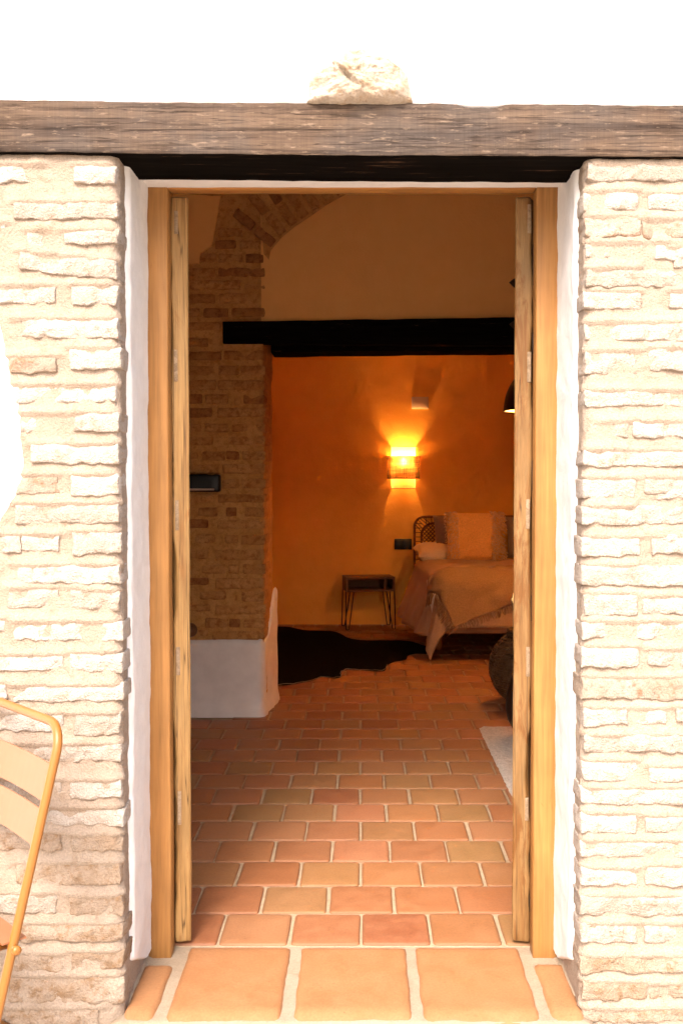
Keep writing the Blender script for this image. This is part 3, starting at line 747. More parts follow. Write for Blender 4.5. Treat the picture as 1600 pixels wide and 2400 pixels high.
# bedroom end wall, hand-trowelled
v = []; nr_, nc_ = 150, 190
for i in range(nr_ + 1):
    for j in range(nc_ + 1):
        x = -1.9 + 4.4 * j / nc_; z = ZC * i / nr_
        near = math.exp(-((x - 0.35) ** 2 / 0.5 + (z - 1.9) ** 2 / 0.35))
        flat = 1 - math.exp(-((x - 0.40) ** 2 / 0.03 + (z - 1.5) ** 2 / 0.12)); d = 0.003 * flat * fb(x, 0, z, 1.7, 2) + (0.0012 + 0.0016 * near) * flat * fb(x, 0, z, 6, 8, 4)
        # an old crease in the plaster near the top
        xr_ = W(1140, 900, YE)[0]
        d += 0.010 * smooth(0.05, 0.0, abs(x - xr_)) * smooth(1.95, 2.4, z)
        v.append((x, YE - d, z))
ew = link('wall_back', mesh('wall_back', v, grid_faces(nr_ + 1, nc_ + 1), M['bed_plaster_lamp_tint'])); ew['kind'] = 'structure'

# ------------------------------------------------------------------ partition: brick pier, arched infill, beams
XPIER = W(622, 1300, YP)[0]
def parch(zx, zy): return W(420 + .5102 * zx, 440 + .5102 * zy, YP)
arch = [parch(*p) for p in [(412, 610), (408, 480), (412, 330), (420, 290), (470, 230), (530, 180), (610, 125), (680, 75), (730, 48)]] + [(0.05, 2.93), (0.28, 3.0), (0.55, 3.02)]
v = []; nr_, nc_ = 170, 66
XPB = W(643, 1300, YPB)[0]
pc = []
for k in range(45): pc.append(('f', -1.9 + (XPIER - 0.012 + 1.9) * k / 44))
for k in range(1, 15): pc.append(('s', k / 14))
for i in range(nr_ + 1):
    z = ZC * i / nr_
    for kd, t in pc:
        if kd == 'f': x, y = t, YP + 0.010 - 0.004 * fb(t, 0, z, 9, 1)
        else: x, y = XPIER - 0.012 + (XPB - XPIER) * t, YP + 0.010 + (YPB - YP - 0.01) * t; x += 0.007 * fb(0, y, z, 8, 4) + 0.003 * nz(0, y, z, 40)
        v.append((x, y, z))
pier = link('brick_pier', mesh('brick_pier', v, grid_faces(nr_ + 1, len(pc)), M['pier_mortar']))
tag(pier, 'exposed brown brick pier with white plastered foot inside the first room', 'brick pier')
PBk = []
Z2 = (0.2041, 420, 780); Z3 = (0.2126, 420, 1240); Z1 = (0.5102, 420, 440)
def addp(zm, rows):
    for x0, x1, y0, y1, *k in rows:
        PBk.append((x0 * zm[0] + zm[1], x1 * zm[0] + zm[1], y0 * zm[0] + zm[2], y1 * zm[0] + zm[2], k[0] if k else 'p'))
addp(Z1, [(180, 290, 182, 222), (165, 260, 240, 278, 'd'), (275, 400, 240, 280), (95, 170, 298, 340), (180, 290, 302, 342), (305, 405, 302, 342, 'd'), (-20, 165, 366, 404), (178, 405, 364, 406, 'd'), (50, 280, 424, 464), (298, 402, 424, 464),
    (-20, 165, 486, 528), (180, 405, 484, 530), (-40, 95, 552, 590), (110, 225, 552, 592, 'd'), (240, 402, 552, 592), (-20, 190, 614, 652)])
addp(Z2, [(-100, 330, 60, 160), (-60, 480, 215, 310), (510, 1000, 200, 305), (-60, 420, 375, 480), (450, 685, 372, 480), (705, 1000, 372, 480), (-60, 420, 540, 650), (450, 1000, 540, 650), (60, 265, 700, 808, 'd'), (300, 560, 705, 815), (620, 705, 715, 820), (735, 992, 708, 815, 'd'),
    (20, 375, 865, 965, 'd'), (435, 1000, 860, 962), (-60, 250, 1040, 1135), (290, 565, 1040, 1135), (600, 1000, 1040, 1135), (60, 385, 1190, 1285), (450, 930, 1188, 1285), (-80, 220, 1360, 1455), (258, 522, 1360, 1462), (538, 692, 1360, 1455, 'd'), (722, 992, 1358, 1460),
    (-60, 450, 1515, 1615), (500, 992, 1510, 1615), (490, 690, 1680, 1782), (715, 992, 1680, 1782), (-40, 400, 1850, 1945), (445, 992, 1850, 1945), (215, 440, 2005, 2105), (535, 662, 2005, 2105, 'd'), (748, 994, 2005, 2108), (30, 335, 2145, 2240, 'd'), (430, 994, 2140, 2245)])
addp(Z3, [(180, 402, 62, 155), (500, 645, 68, 160), (680, 945, 65, 172), (20, 322, 225, 325), (398, 940, 225, 340), (245, 512, 385, 488), (540, 662, 388, 485), (700, 950, 385, 492), (20, 322, 535, 612, 'd'), (398, 940, 542, 655), (225, 512, 682, 775), (530, 640, 715, 795), (688, 942, 690, 800),
    (10, 345, 835, 905), (396, 940, 840, 938), (285, 545, 980, 1088), (550, 666, 990, 1082, 'd'), (706, 925, 982, 1088), (10, 320, 1110, 1180), (365, 905, 1125, 1215)])
for i, (x0, x1, y0, y1, k) in enumerate(PBk):
    a, zt = W(x0, y0, YP); b, zb = W(x1, y1, YP)
    if x1 > 605: b = XPIER + rng.uniform(-.006, .004)
    make_brick(pier, a, b, zb, zt, YP, 0.07 if x1 < 605 else 0.38, M['pier_brick_dark' if k == 'd' else 'pier_brick'], 300 + i, step=0.02, amp=0.0035, r=0.008, proud=rng.uniform(-.004, .004))
# white plaster foot
v = []; nr_ = 40; ZF = W(520, 1497, YP - 0.02)[1]
cols = [('f', k / 24) for k in range(25)] + [('c', k / 4) for k in range(1, 4)] + [('s', k / 12) for k in range(13)]
xs0, xs1 = W(616, 1660, YP - 0.02)[0], W(650, 1640, YPB)[0]
for i in range(nr_ + 1):
    t = i / nr_
    for kd, u in cols:
        if kd == 's': ztop = ZF - 0.01 + (0.25 * smooth(0.1, 1.0, u) ** 1.5)
        else: ztop = ZF + 0.008 * nz(u * 2, 0, 0, 3) - (0.010 * u if kd == 'f' else 0)
        z = ztop * t
        flare = 0.014 * smooth(0.09, 0.0, z)
        rnd_ = 0.022 * (1 - math.sqrt(max(0, 1 - smooth(0.94, 1.0, t) ** 2)))
        wv = 0.005 * fb(u, 0, z, 6, 9)
        if kd == 'f': x, y = -1.9 + (xs0 - 0.03 + 1.9) * u, YP - 0.022 - flare + rnd_ + wv
        elif kd == 'c':
            an = u * math.pi / 2; x, y = xs0 - 0.03 + (0.03 + flare) * math.sin(an), YP - 0.022 + 0.03 - (0.03 + flare) * math.cos(an) + rnd_
        else: x, y = xs0 + (xs1 - xs0) * u + flare + 0.012 * fb(0, u, z * 0.5, 5, 3), YP + 0.008 + (YPB + 0.03 - YP) * u; x -= rnd_ * 0.7
        v.append((x, y, z))
o = link('plaster_foot', mesh('plaster_foot', v, grid_faces(nr_ + 1, len(cols)), M['foot_plaster']), pier); o['label'] = 'white plastered foot of the pier'
# plaster left over the bricks, top left
pl = [(-30, 30), (190, 40), (178, 120), (165, 190), (150, 270), (98, 300), (92, 350), (40, 352), (-30, 352)]
def sheet(poly2, y, th, mat, name, parent):
    n = len(poly2); v = [(a, y, c) for a, c in poly2] + [(a, y + th, c) for a, c in poly2]
    f = [tuple(range(n))] + [(i, i + n, (i + 1) % n + n, (i + 1) % n) for i in range(n)]
    return link(name, mesh(name, v, f, mat, False), parent)
def ragged(poly2, k=6, amp=0.006):
    out = []
    for i in range(len(poly2)):
        a, b = poly2[i], poly2[(i + 1) % len(poly2)]
        for j in range(k):
            t = j / k; x = a[0] + (b[0] - a[0]) * t; z = a[1] + (b[1] - a[1]) * t
            out.append((x + amp * nz(x, 0, z, 30), z + amp * nz(x, 5, z, 30)))
    return out
sheet(ragged([parch(*p) for p in pl]), YP - 0.012, 0.02, M['room_plaster_lamp_tint'], 'plaster_remnant', pier)

aw = empty('arched_wall', (0.5, YP, 2.1))
tag(aw, 'plastered arch infill above the black beam in the first room', 'wall')
def apart(mbx, name, mat, **kw):
    mbx.v = [(a - 0.5, b - YP, c - 2.1) for a, b, c in mbx.v]; return mbx.build(name, mat, aw, **kw)
v = []; nr_, nc_ = 50, 110
for i in range(nr_ + 1):
    for j in range(nc_ + 1):
        x = XPIER - 0.02 + (2.5 - XPIER + 0.02) * j / nc_; z = 2.06 + (ZC - 2.06) * i / nr_
        v.append((x, YP + 0.004 - 0.008 * fb(x, 0, z, 2.5, 6), z))
mb = MB(); mb.add(v, grid_faces(nr_ + 1, nc_ + 1)); apart(mb, 'infill', M['room_plaster_lamp_tint'])
mb = MB(); mb.box(XPIER - 0.02, 2.5, YP + 0.05, YPB, 2.09, ZC); apart(mb, 'wall_core', M['room_plaster_lamp_tint'], shade=False)
mb = MB(); mb.box(1.75, 2.5, YP + 0.02, YPB, 0.0, 2.06); apart(mb, 'right_jamb', M['room_plaster_lamp_tint'], shade=False)
# brickwork over the arch: mortar backing and radial bricks
n = len(arch); up = [(-0.62, 2.2), (-0.62, ZC), (0.55, ZC)]
mb = MB(); pts = [(a, YP - 0.006, c) for a, c in arch[2:]] + [(0.55, YP - 0.006, ZC), (-0.56, YP - 0.006, ZC), (-0.53, YP - 0.006, 2.62), (XPIER - 0.004, YP - 0.006, 2.54)]
m_ = len(pts); mb.add(pts + [(a, YP + 0.03, c) for a, b, c in pts], [tuple(range(m_))[::-1]] + [(i, (i + 1) % m_, (i + 1) % m_ + m_, i + m_) for i in range(m_)])
apart(mb, 'spandrel', M['pier_mortar'], shade=False)
# walk along the curve
acc = []; 
for (xa, za), (xb, zb) in zip(arch[3:], arch[4:]):
    L = math.hypot(xb - xa, zb - za); k = max(1, int(L / 0.004))
    acc += [(xa + (xb - xa) * i / k, za + (zb - za) * i / k, (xb - xa) / L, (zb - za) / L) for i in range(k)]
pos_ = 0.035; trav = 0.0; last = acc[0]
for a in acc:
    trav += math.hypot(a[0] - last[0], a[1] - last[1]); last = a
    if trav > pos_:
        pos_ += 0.076
        nx, nz_ = -a[3], a[2]
        ang = math.atan2(nz_, nx)
        Lb = 0.25 if rng.random() < 0.6 else 0.12
        for kk, (l0, l1) in enumerate([(0.012, 0.012 + Lb), (Lb + 0.035, Lb + 0.16)]):
            cxm, czm = a[0] + nx * (l0 + l1) / 2, a[1] + nz_ * (l0 + l1) / 2
            o = make_brick(aw, -(l1 - l0) / 2, (l1 - l0) / 2, -0.024, 0.024, 0, 0.06, M['pier_brick_dark' if rng.random() < 0.35 else 'pier_brick'], 600 + int(trav * 1000) + kk, step=0.02, amp=0.0035)
            o.location = (cxm - 0.5, -0.022 + 0.03, czm - 2.1); o.rotation_euler = (0, -ang, 0)
# two black beams over the inner opening
def ibeam(x0, x1, y0, y1, pts_top, pts_bot, label):
    (pxa, pta), (pxb, ptb) = pts_top; (_, pba), (_, pbb) = pts_bot
    xa, za = W(pxa, pta, y0); xb, zb = W(pxb, ptb, y0); _, zc = W(pxa, pba, y0); _, zd = W(pxb, pbb, y0)
    def fn(p):
        t = (p.x - xa) / (xb - xa); zt = za + (zb - za) * t; zl = zc + (zd - zc) * t
        return Vector((p.x, p.y, zl + (zt - zl) * p.z + 0.005 * fb(p.x, p.y, p.z, 4, 2) * (1 if p.x > XPIER else 0.3)))
    mb = MB(); mb.rbox(x0, x1, y0, y1, 0, 1, 0.003, (60, 3, 3), fn)
    o = mb.build('dark_beam', M['black_wood']); tag(o, label, 'beam', 'black beams over the inner opening')
ibeam(W(522, 780, YP - 0.028)[0], 2.2, YP - 0.028, YP + 0.055, [(522, 754), (1200, 744)], [(522, 804), (1200, 809)], 'thick black beam crossing the top of the brick pier')
ibeam(XPIER + 0.02, 2.2, YP + 0.16, YPB - 0.01, [(640, 780), (1200, 772)], [(640, 826), (1200, 820)], 'thin dark strip of a second beam just behind the thick one')

# small fittings on the pier
x0, zt = W(430, 1112, YP - 0.06); x1, zb = W(515, 1153, YP - 0.06)
wlamp = empty('wall_box', ((x0 + x1) / 2, YP, (zt + zb) / 2)); tag(wlamp, 'small black box with pale strip mounted on the brick pier', 'wall box')
def lpart(parent, mbx, name, mat, **kw):
    l = parent.location; mbx.v = [(a - l[0], b - l[1], c - l[2]) for a, b, c in mbx.v]; return mbx.build(name, mat, parent, **kw)
mb = MB(); mb.rbox(x0, x1, YP - 0.065, YP + 0.012, zb, zt, 0.012, (4, 2, 3)); lpart(wlamp, mb, 'housing', M['black'])
mb = MB(); mb.rbox(x0 + 0.015, x1 - 0.028, YP - 0.069, YP - 0.06, zb + 0.008, zb + 0.019, 0.003, (3, 1, 1)); lpart(wlamp, mb, 'strip', M['strip'])
c, zc = W(444, 1478, YP - 0.03)
kn = MB(); kn.lathe([(0.0, 0.045), (0.018, 0.043), (0.032, 0.034), (0.038, 0.016), (0.040, 0.0)], 24)
o = kn.build('round_socket', M['dark_wood'], loc=(c, YP - 0.004, zc), rot=(R(90), 0, 0)); tag(o, 'dark round wall socket on the brick pier just above its white foot', 'socket')

# ------------------------------------------------------------------ bedroom: sconce
sx0, sz_ = W(945, 1096, YE - 0.01)
sc_ = empty('wall_sconce', (sx0, YE + 0.001, sz_)); tag(sc_, 'lit wall sconce with woven band around a pale mesh shade', 'wall lamp')
ppm = F / YE
ri, ro = 0.5 * 56 * 1.02 / ppm, 0.5 * 75 * 1.02 / ppm
def zrel(py): return W(945, py, YE - 0.01)[1] - sz_
z_top, z_bt, z_bb, z_bot = zrel(1047), zrel(1070), zrel(1122), zrel(1145)
def mat_mesh():
    t = NT('cane_mesh'); tc = t.new('ShaderNodeTexCoord'); sp = t.new('ShaderNodeSeparateXYZ'); t.con(tc.outputs['UV'], sp.inputs[0])
    def lines(sock, k):
        m1 = t.new('ShaderNodeMath', operation='MULTIPLY'); m1.inputs[1].default_value = k; t.con(sock, m1.inputs[0])
        m2 = t.new('ShaderNodeMath', operation='FRACT'); t.con(m1.outputs[0], m2.inputs[0])
        m3 = t.new('ShaderNodeMath', operation='GREATER_THAN'); m3.inputs[1].default_value = 0.62; t.con(m2.outputs[0], m3.inputs[0]); return m3.outputs[0]
    a = lines(sp.outputs[0], 26); b = lines(sp.outputs[1], 27)
    mx = t.new('ShaderNodeMath', operation='MAXIMUM'); t.con(a, mx.inputs[0]); t.con(b, mx.inputs[1])
    tr = t.new('ShaderNodeBsdfTransparent'); tl = t.new('ShaderNodeBsdfTranslucent'); tl.inputs[0].default_value = (0.75, 0.6, 0.4, 1)
    df_ = t.new('ShaderNodeBsdfDiffuse'); df_.inputs[0].default_value = (0.6, 0.45, 0.28, 1)
    m0 = t.new('ShaderNodeMixShader'); m0.inputs[0].default_value = 0.5; t.con(tl.outputs[0], m0.inputs[1]); t.con(df_.outputs[0], m0.inputs[2])
    m4 = t.new('ShaderNodeMixShader'); m4.inputs[0].default_value = 0.72; t.con(tr.outputs[0], m4.inputs[1]); t.con(tl.outputs[0], m4.inputs[2])
    m5 = t.new('ShaderNodeMixShader'); t.con(mx.outputs[0], m5.inputs[0]); t.con(m4.outputs[0], m5.inputs[1]); t.con(m0.outputs[0], m5.inputs[2])
    t.con(m5.outputs[0], t.out.inputs[0]); return t.m
def mat_raffia():
    t = NT('raffia_band'); v = t.coords((6, 6, 170), False); n = t.noise(v, 1.0, 3, 0.7); v2 = t.coords((120, 120, 8), False); n2 = t.noise(v2, 1.0, 2, 0.6)
    col = t.ramp(t.mix(0.35, n, n2), [(0.32, (0.006, 0.004, 0.002)), (0.5, (0.025, 0.018, 0.010)), (0.68, (0.07, 0.055, 0.03))])
    tl = t.new('ShaderNodeBsdfTranslucent'); t.con(col, tl.inputs[0]); df_ = t.new('ShaderNodeBsdfDiffuse'); t.con(col, df_.inputs[0])
    m0 = t.new('ShaderNodeMixShader'); m0.inputs[0].default_value = 0.45; t.con(tl.outputs[0], m0.inputs[1]); t.con(df_.outputs[0], m0.inputs[2])
    tr = t.new('ShaderNodeBsdfTransparent'); tr.inputs[0].default_value = (1.0, 0.75, 0.45, 1)
    m1 = t.new('ShaderNodeMixShader'); t.con(t.ramp(t.mix(0.4, n, n2), [(0.42, 0.02), (0.66, 0.14)]), m1.inputs[0]); t.con(m0.outputs[0], m1.inputs[1]); t.con(tr.outputs[0], m1.inputs[2])
    t.con(m1.outputs[0], t.out.inputs[0]); return t.m
def half_cyl(r, z0, z1, n=40, rows=6):
    v = []; uv = []
    for i in range(rows + 1):
        for k in range(n + 1):
            a = math.pi + math.pi * k / n
            v.append((r * math.cos(a), r * 0.82 * math.sin(a), z0 + (z1 - z0) * i / rows)); uv.append((k / n, (z0 + (z1 - z0) * i / rows - z_bot) / (z_top - z_bot)))
    return v, grid_faces(rows + 1, n + 1), uv
v, f, uv = half_cyl(ri, z_bot, z_top, 40, 12)
me = mesh('shade', v, f, mat_mesh()); ul = me.uv_layers.new(name='uv')
for lp in me.loops: ul.data[lp.index].uv = uv[lp.vertex_index]
link('inner_shade', me, sc_)
v, f, uv = half_cyl(ro, z_bb, z_bt); link('woven_band', mesh('woven_band', v, f, mat_raffia()), sc_)
for nm, r_, z_ in (('rim', ri, z_top), ('rim', ri, z_bot), ('rim', ro, z_bt), ('rim', ro, z_bb)):
    mb = MB(); mb.tube([(r_ * math.cos(math.pi + math.pi * k / 32), r_ * 0.82 * math.sin(math.pi + math.pi * k / 32), z_) for k in range(33)], 0.0035, 6); mb.build(nm, M['rattan'], sc_)
LAMP = (1.0, 0.41, 0.10)
t = NT('bulb_glow'); em = t.new('ShaderNodeEmission'); em.inputs[0].default_value = (LAMP[0], LAMP[1], LAMP[2], 1); em.inputs[1].default_value = 320; t.con(em.outputs[0], t.out.inputs[0])
BZ = zrel(1081)
mb = MB(); mb.lathe([(0.0, 0.031), (0.014, 0.028), (0.026, 0.016), (0.030, 0.0), (0.026, -0.014), (0.016, -0.030), (0.011, -0.045)], 20, (0, -0.058, BZ)); bo = mb.build('bulb', t.m, sc_)
mb = MB(); mb.tube([(0, -0.058, BZ - 0.045), (0, -0.058, BZ - 0.085), (0, 0.01, BZ - 0.085)], 0.012, 8); mb.build('holder', M['iron'], sc_)
# white box above the sconce
x0, zt = W(965, 929, YE - 0.07); x1, zb = W(1004, 957, YE - 0.07)
ab = empty('alarm_box', ((x0 + x1) / 2, YE, zb)); tag(ab, 'small square white box on the bedroom wall above the lit sconce', 'wall box')
mb = MB(); mb.rbox(x0, x1, YE - 0.028, YE + 0.01, zb, zt, 0.006, (2, 2, 2)); lpart(ab, mb, 'case', M['box_white'])
mb = MB(); mb.rbox(x0 + 0.008, x1 - 0.008, YE - 0.032, YE - 0.0265, zb + 0.010, zt - 0.010, 0.003, (2, 1, 2)); lpart(ab, mb, 'cover', M['box_white'])
# black switch plate
x0, zt = W(924, 1263, YE - 0.01); x1, zb = W(964, 1288, YE - 0.01)
sp_ = empty('switch_plate', ((x0 + x1) / 2, YE, zb)); tag(sp_, 'black rectangular switch plate on the wall beside the rattan headboard', 'switch')
mb = MB(); mb.rbox(x0, x1, YE - 0.016, YE + 0.006, zb, zt, 0.003, (2, 1, 2)); lpart(sp_, mb, 'plate', M['black'])
for k in range(2):
    xa = x0 + 0.008 + k * (x1 - x0 - 0.01) / 2
    mb = MB(); mb.rbox(xa, xa + (x1 - x0) / 2 - 0.014, YE - 0.020, YE - 0.012, zb + 0.010, zt - 0.010, 0.003, (1, 1, 1)); lpart(sp_, mb, 'rocker', M['black'])

# pendant lamp, mostly behind the right-hand door leaf
PYD = 6.5; pxc, pzb = W(1278, 963, PYD); rad = 98 / F * PYD
pe = empty('pendant_lamp', (pxc, PYD, pzb)); tag(pe, 'black dome pendant lamp glowing inside, hanging beside the right door leaf', 'pendant lamp')
hgt = 0.30
prof = [(rad * math.sqrt(max(0, 1 - (k / 14) ** 2.1)) if k < 14 else 0.012, hgt * k / 14) for k in range(15)]
mb = MB(); mb.lathe(prof, 40); mb.build('dome', M['black'], pe)
pend_glow = NT('pendant_glow'); em = pend_glow.new('ShaderNodeEmission'); em.inputs[0].default_value = (1.0, 0.41, 0.10, 1); em.inputs[1].default_value = 270; pend_glow.con(em.outputs[0], pend_glow.out.inputs[0])
t = NT('dome_inside'); inner = t.fin((0.8, 0.74, 0.6), 0.6)
mb = MB(); mb.lathe([(r_ * 0.965, z_ * 0.95 + 0.004) for r_, z_ in prof[:-1]] + [(0.0, hgt * 0.95)], 40); mb.build('dome_lining', inner, pe)
mb = MB(); mb.tube([(rad * math.cos(k * math.pi / 20), rad * math.sin(k * math.pi / 20), 0.001) for k in range(40)], 0.004, 6, closed=True); mb.build('rim', M['black'], pe)
mb = MB(); mb.lathe([(0.0, -0.03), (0.02, -0.024), (0.03, 0.0), (0.02, 0.03), (0.012, 0.05)], 16, (0, 0, 0.06)); mb.build('bulb', pend_glow.m, pe)
mb = MB(); mb.tube([(0, 0, hgt), (0, 0, ZC - pzb)], 0.004, 6); mb.build('cord', M['black'], pe)
# ------------------------------------------------------------------ bedside table
nt_ = empty('bedside_table', (0.075, 9.05, 0), (0, 0, R(9))); tag(nt_, 'small walnut bedside table with open shelf on black hairpin legs', 'side table')
hw, hd, zt, zb = 0.215, 0.135, 0.462, 0.335
def nbx(name, m, *a):
    mb = MB(); mb.rbox(*a, 0.002); mb.build(name, m, nt_, shade=False)
nbx('top', M['dark_wood'], -hw, hw, -hd, hd, zt - 0.018, zt)
nbx('bottom', M['dark_wood'], -hw, hw, -hd, hd, zb, zb + 0.018)
nbx('side', M['dark_wood'], -hw, -hw + 0.018, -hd, hd, zb + 0.0185, zt - 0.0185)
nbx('side', M['dark_wood'], hw - 0.018, hw, -hd, hd, zb + 0.0185, zt - 0.0185)
nbx('divider', M['dark_wood'], hw - 0.095, hw - 0.080, -hd + 0.01, hd - 0.0125, zb + 0.0185, zt - 0.0185)
nbx('back', M['dark_wood'], -hw + 0.0185, hw - 0.0185, hd - 0.012, hd - 0.002, zb + 0.0185, zt - 0.0185)
for sx_ in (-1, 1):
    for sy_ in (-1, 1):
        bx, by = sx_ * (hw - 0.035), sy_ * (hd - 0.035); fx, fy = sx_ * (hw - 0.01), sy_ * (hd - 0.005)
        p0 = Vector((bx - 0.035, by + 0.0, zb)); p1 = Vector((bx + 0.035, by, zb)); ft = Vector((fx, fy, 0.008))
        arc = [ft + Vector((0.014 * math.cos(math.pi + math.pi * k / 6), 0, 0.008 + 0.014 * math.sin(math.pi + math.pi * k / 6) * 0.9)) for k in range(7)]
        mb = MB(); mb.tube([p0] + arc + [p1], 0.0052, 8); mb.build('leg', M['iron'], nt_)

# ------------------------------------------------------------------ bed
BX0, BX1, BYH, BYF, BZ_ = 0.47, 1.95, 9.14, 7.32, 0.615
bed = empty('bed', (1.2, 8.2, 0)); tag(bed, 'wooden bed with arched rattan headboard against the orange-lit wall', 'bed')
def bp(mbx, name, mat, **kw): return lpart(bed, mbx, name, mat, **kw)
mb = MB(); mb.rbox(BX0 + 0.06, BX1 - 0.04, BYF + 0.02, BYF + 0.05, 0.205, 0.29, 0.004, (10, 1, 2)); bp(mb, 'foot_rail', M['rail_wood'])
mb = MB(); mb.rbox(BX0 + 0.06, BX0 + 0.09, BYF + 0.051, BYH - 0.02, 0.205, 0.29, 0.004, (1, 10, 2)); bp(mb, 'side_rail', M['rail_wood'])
mb = MB(); mb.rbox(BX1 - 0.07, BX1 - 0.04, BYF + 0.051, BYH - 0.02, 0.205, 0.29, 0.004, (1, 10, 2)); bp(mb, 'side_rail', M['rail_wood'])
for x_ in (BX0 + 0.13, BX1 - 0.12):
    for y_ in (BYF + 0.55, BYH - 0.1):
        mb = MB(); mb.rbox(x_ - 0.03, x_ + 0.03, y_ - 0.03, y_ + 0.03, 0.004, 0.22, 0.005); bp(mb, 'leg', M['rail_wood'])
mb = MB(); mb.rbox(BX0 + 0.04, BX1 - 0.03, BYF + 0.06, BYH - 0.02, 0.292, BZ_ - 0.03, 0.05, (6, 8, 3)); bp(mb, 'mattress', M['pillow'])
# headboard
hx0 = W(971, 1250, BYH + 0.03)[0]; hz = W(1000, 1211, BYH + 0.03)[1]; hx1 = 2 * (BX0 + BX1) / 2 - hx0; hr = 0.09
def arch_path(x0, x1, ztop, zlow, r, n=10):
    p = [(x0, zlow)] + [(x0 + r - r * math.cos(k / n * math.pi / 2), ztop - r + r * math.sin(k / n * math.pi / 2)) for k in range(n + 1)]
    p += [(x1 - r + r * math.sin(k / n * math.pi / 2), ztop - r + r * math.cos(k / n * math.pi / 2)) for k in range(n + 1)] + [(x1, zlow)]
    return p
yh = BYH + 0.04
hb = MB(); hb.tube([(a, yh, c) for a, c in arch_path(hx0, hx1, hz, 0.25, hr)], 0.012, 8); head = bp(hb, 'headboard', M['rattan'])
def hp(mbx, name):
    l = bed.location; mbx.v = [(a - l[0], b - l[1], c - l[2]) for a, b, c in mbx.v]; return mbx.build(name, M['rattan'], head)
ix0, ix1, iz, ir = hx0 + 0.062, hx0 + 0.47, hz - 0.058, 0.11
mb = MB(); mb.tube([(a, yh, c) for a, c in arch_path(ix0, ix1, iz, 0.5, ir)], 0.010, 8); hp(mb, 'inner_hoop')
ix2 = ix1 + 0.06
mb = MB(); mb.tube([(a, yh, c) for a, c in arch_path(ix2, hx1 - 0.062, iz, 0.5, ir)], 0.010, 8); hp(mb, 'inner_hoop')
outer = arch_path(hx0, hx1, hz, 0.5, hr); inn = arch_path(ix0, ix1, iz, 0.5, ir)
sp2 = []
for k in range(9): sp2.append(((hx0, 0.60 + 0.04 * k), (ix0, 0.60 + 0.04 * k)))
for k in range(1, 6):
    a = k / 6 * math.pi / 2; sp2.append(((hx0 + hr - hr * math.cos(a), hz - hr + hr * math.sin(a)), (ix0 + ir - ir * math.cos(a), iz - ir + ir * math.sin(a))))
for k in range(8): sp2.append(((hx0 + hr + 0.01 + 0.05 * k, hz), (hx0 + hr + 0.015 + 0.05 * k, iz)))
mb = MB()
for (a, b), (c, d) in sp2: mb.tube([(a, yh, b), (c, yh, d)], 0.0038, 5)
hp(mb, 'spokes')['kind'] = 'stuff'
mb = MB()
for s_ in (-1, 1):
    for k in range(-14, 30):
        pts_ = []
        for j in range(41):
            x = ix0 + (ix1 - ix0) * j / 40; z = 0.55 + 0.036 * k + s_ * (x - ix0) + (0 if s_ > 0 else 0.2)
            inside = 0.5 < z < iz
            if inside and z > iz - ir:
                dxx = max(0, ix0 + ir - x, x - (ix1 - ir)); inside = math.hypot(dxx, z - (iz - ir)) < ir
            if inside: pts_.append((x, yh + 0.003 * s_, z))
        if len(pts_) > 1: mb.tube([pts_[0], pts_[-1]], 0.0046, 5)
hp(mb, 'cane_lattice')['kind'] = 'stuff'

# duvet
RB_ = 0.10
def bend(a):
    if a <= 0: return a, 0.0
    if a < RB_ * math.pi / 2: th = a / RB_; return RB_ * math.sin(th), RB_ * (1 - math.cos(th))
    e = a - RB_ * math.pi / 2; return RB_ + 0.20 * e, RB_ + 0.97 * e
def duv(s, t, folds=True):
    """s: across from the left edge of the bed, t: along from the head; hanging outside"""
    LEN = BYH - BYF - 0.02
    a, b = RB_ - s, t - (LEN - RB_)
    x = BX0 + s; y = BYH - t; z = BZ_ + 0.012
    if a > 0 or b > 0:
        aa, bb = max(a, 0), max(b, 0); h = math.hypot(aa, bb)
        o, d = bend(h)
        if aa > 0: x = BX0 + RB_ - o * aa / h
        if bb > 0: y = BYH - (LEN - RB_) - o * bb / h
        z -= d
        if folds:
            k = smooth(0.05, 0.4, d)
            along = t if aa > bb else s
            w_ = 0.022 * math.sin(along * 13 + 2 * nz(along, 0, 0, 3)) * k + 0.012 * k * fb(s, t, 0, 7, 2)
            if aa > 0: x -= w_ * aa / h
            if bb > 0: y -= w_ * bb / h
    else:
        z += 0.016 * fb(s, t, 0, 3.5, 5) + 0.012 * fb(s + t, t - s, 0, 8, 3)
    x += 0.10 * t / LEN - 0.02
    if s < RB_: x -= 0.22 * max(0, BZ_ - 0.08 - z) * smooth(LEN + 0.05, LEN - 0.55, t)
    return Vector((x, y, max(z, 0.022)))
def cloth(name, fn, ns, nt, mat, th=0.012):
    top = [fn(i / ns, j / nt) for j in range(nt + 1) for i in range(ns + 1)]
    o = link(name, mesh(name, top, grid_faces(nt + 1, ns + 1, True), mat))
    md = o.modifiers.new('thickness', 'SOLIDIFY'); md.thickness = th; md.offset = 0.0
    return o
LEN = BYH - BYF - 0.02
dv = cloth('duvet', lambda u, w: duv(-0.42 + (BX1 - BX0 + 0.84) * u, 0.34 + (LEN + 0.34 - 0.34) * w), 90, 80, M['linen'], 0.022)
tag(dv, 'taupe linen duvet hanging over the bed with one corner almost on the floor', 'duvet')
def off(fn, s, t, d):
    e = 0.01; p = fn(s, t); n_ = (fn(s + e, t) - fn(s - e, t)).cross(fn(s, t + e) - fn(s, t - e))
    n_ = -n_.normalized() if n_.z > 0 and False else n_.normalized()
    if n_.z < -0.02: n_ = -n_
    if abs(n_.z) <= 0.02:
        c = Vector(((BX0 + BX1) / 2, (BYH + BYF) / 2, p.z)) - p
        if n_.dot(c) > 0: n_ = -n_
    return p + n_ * d
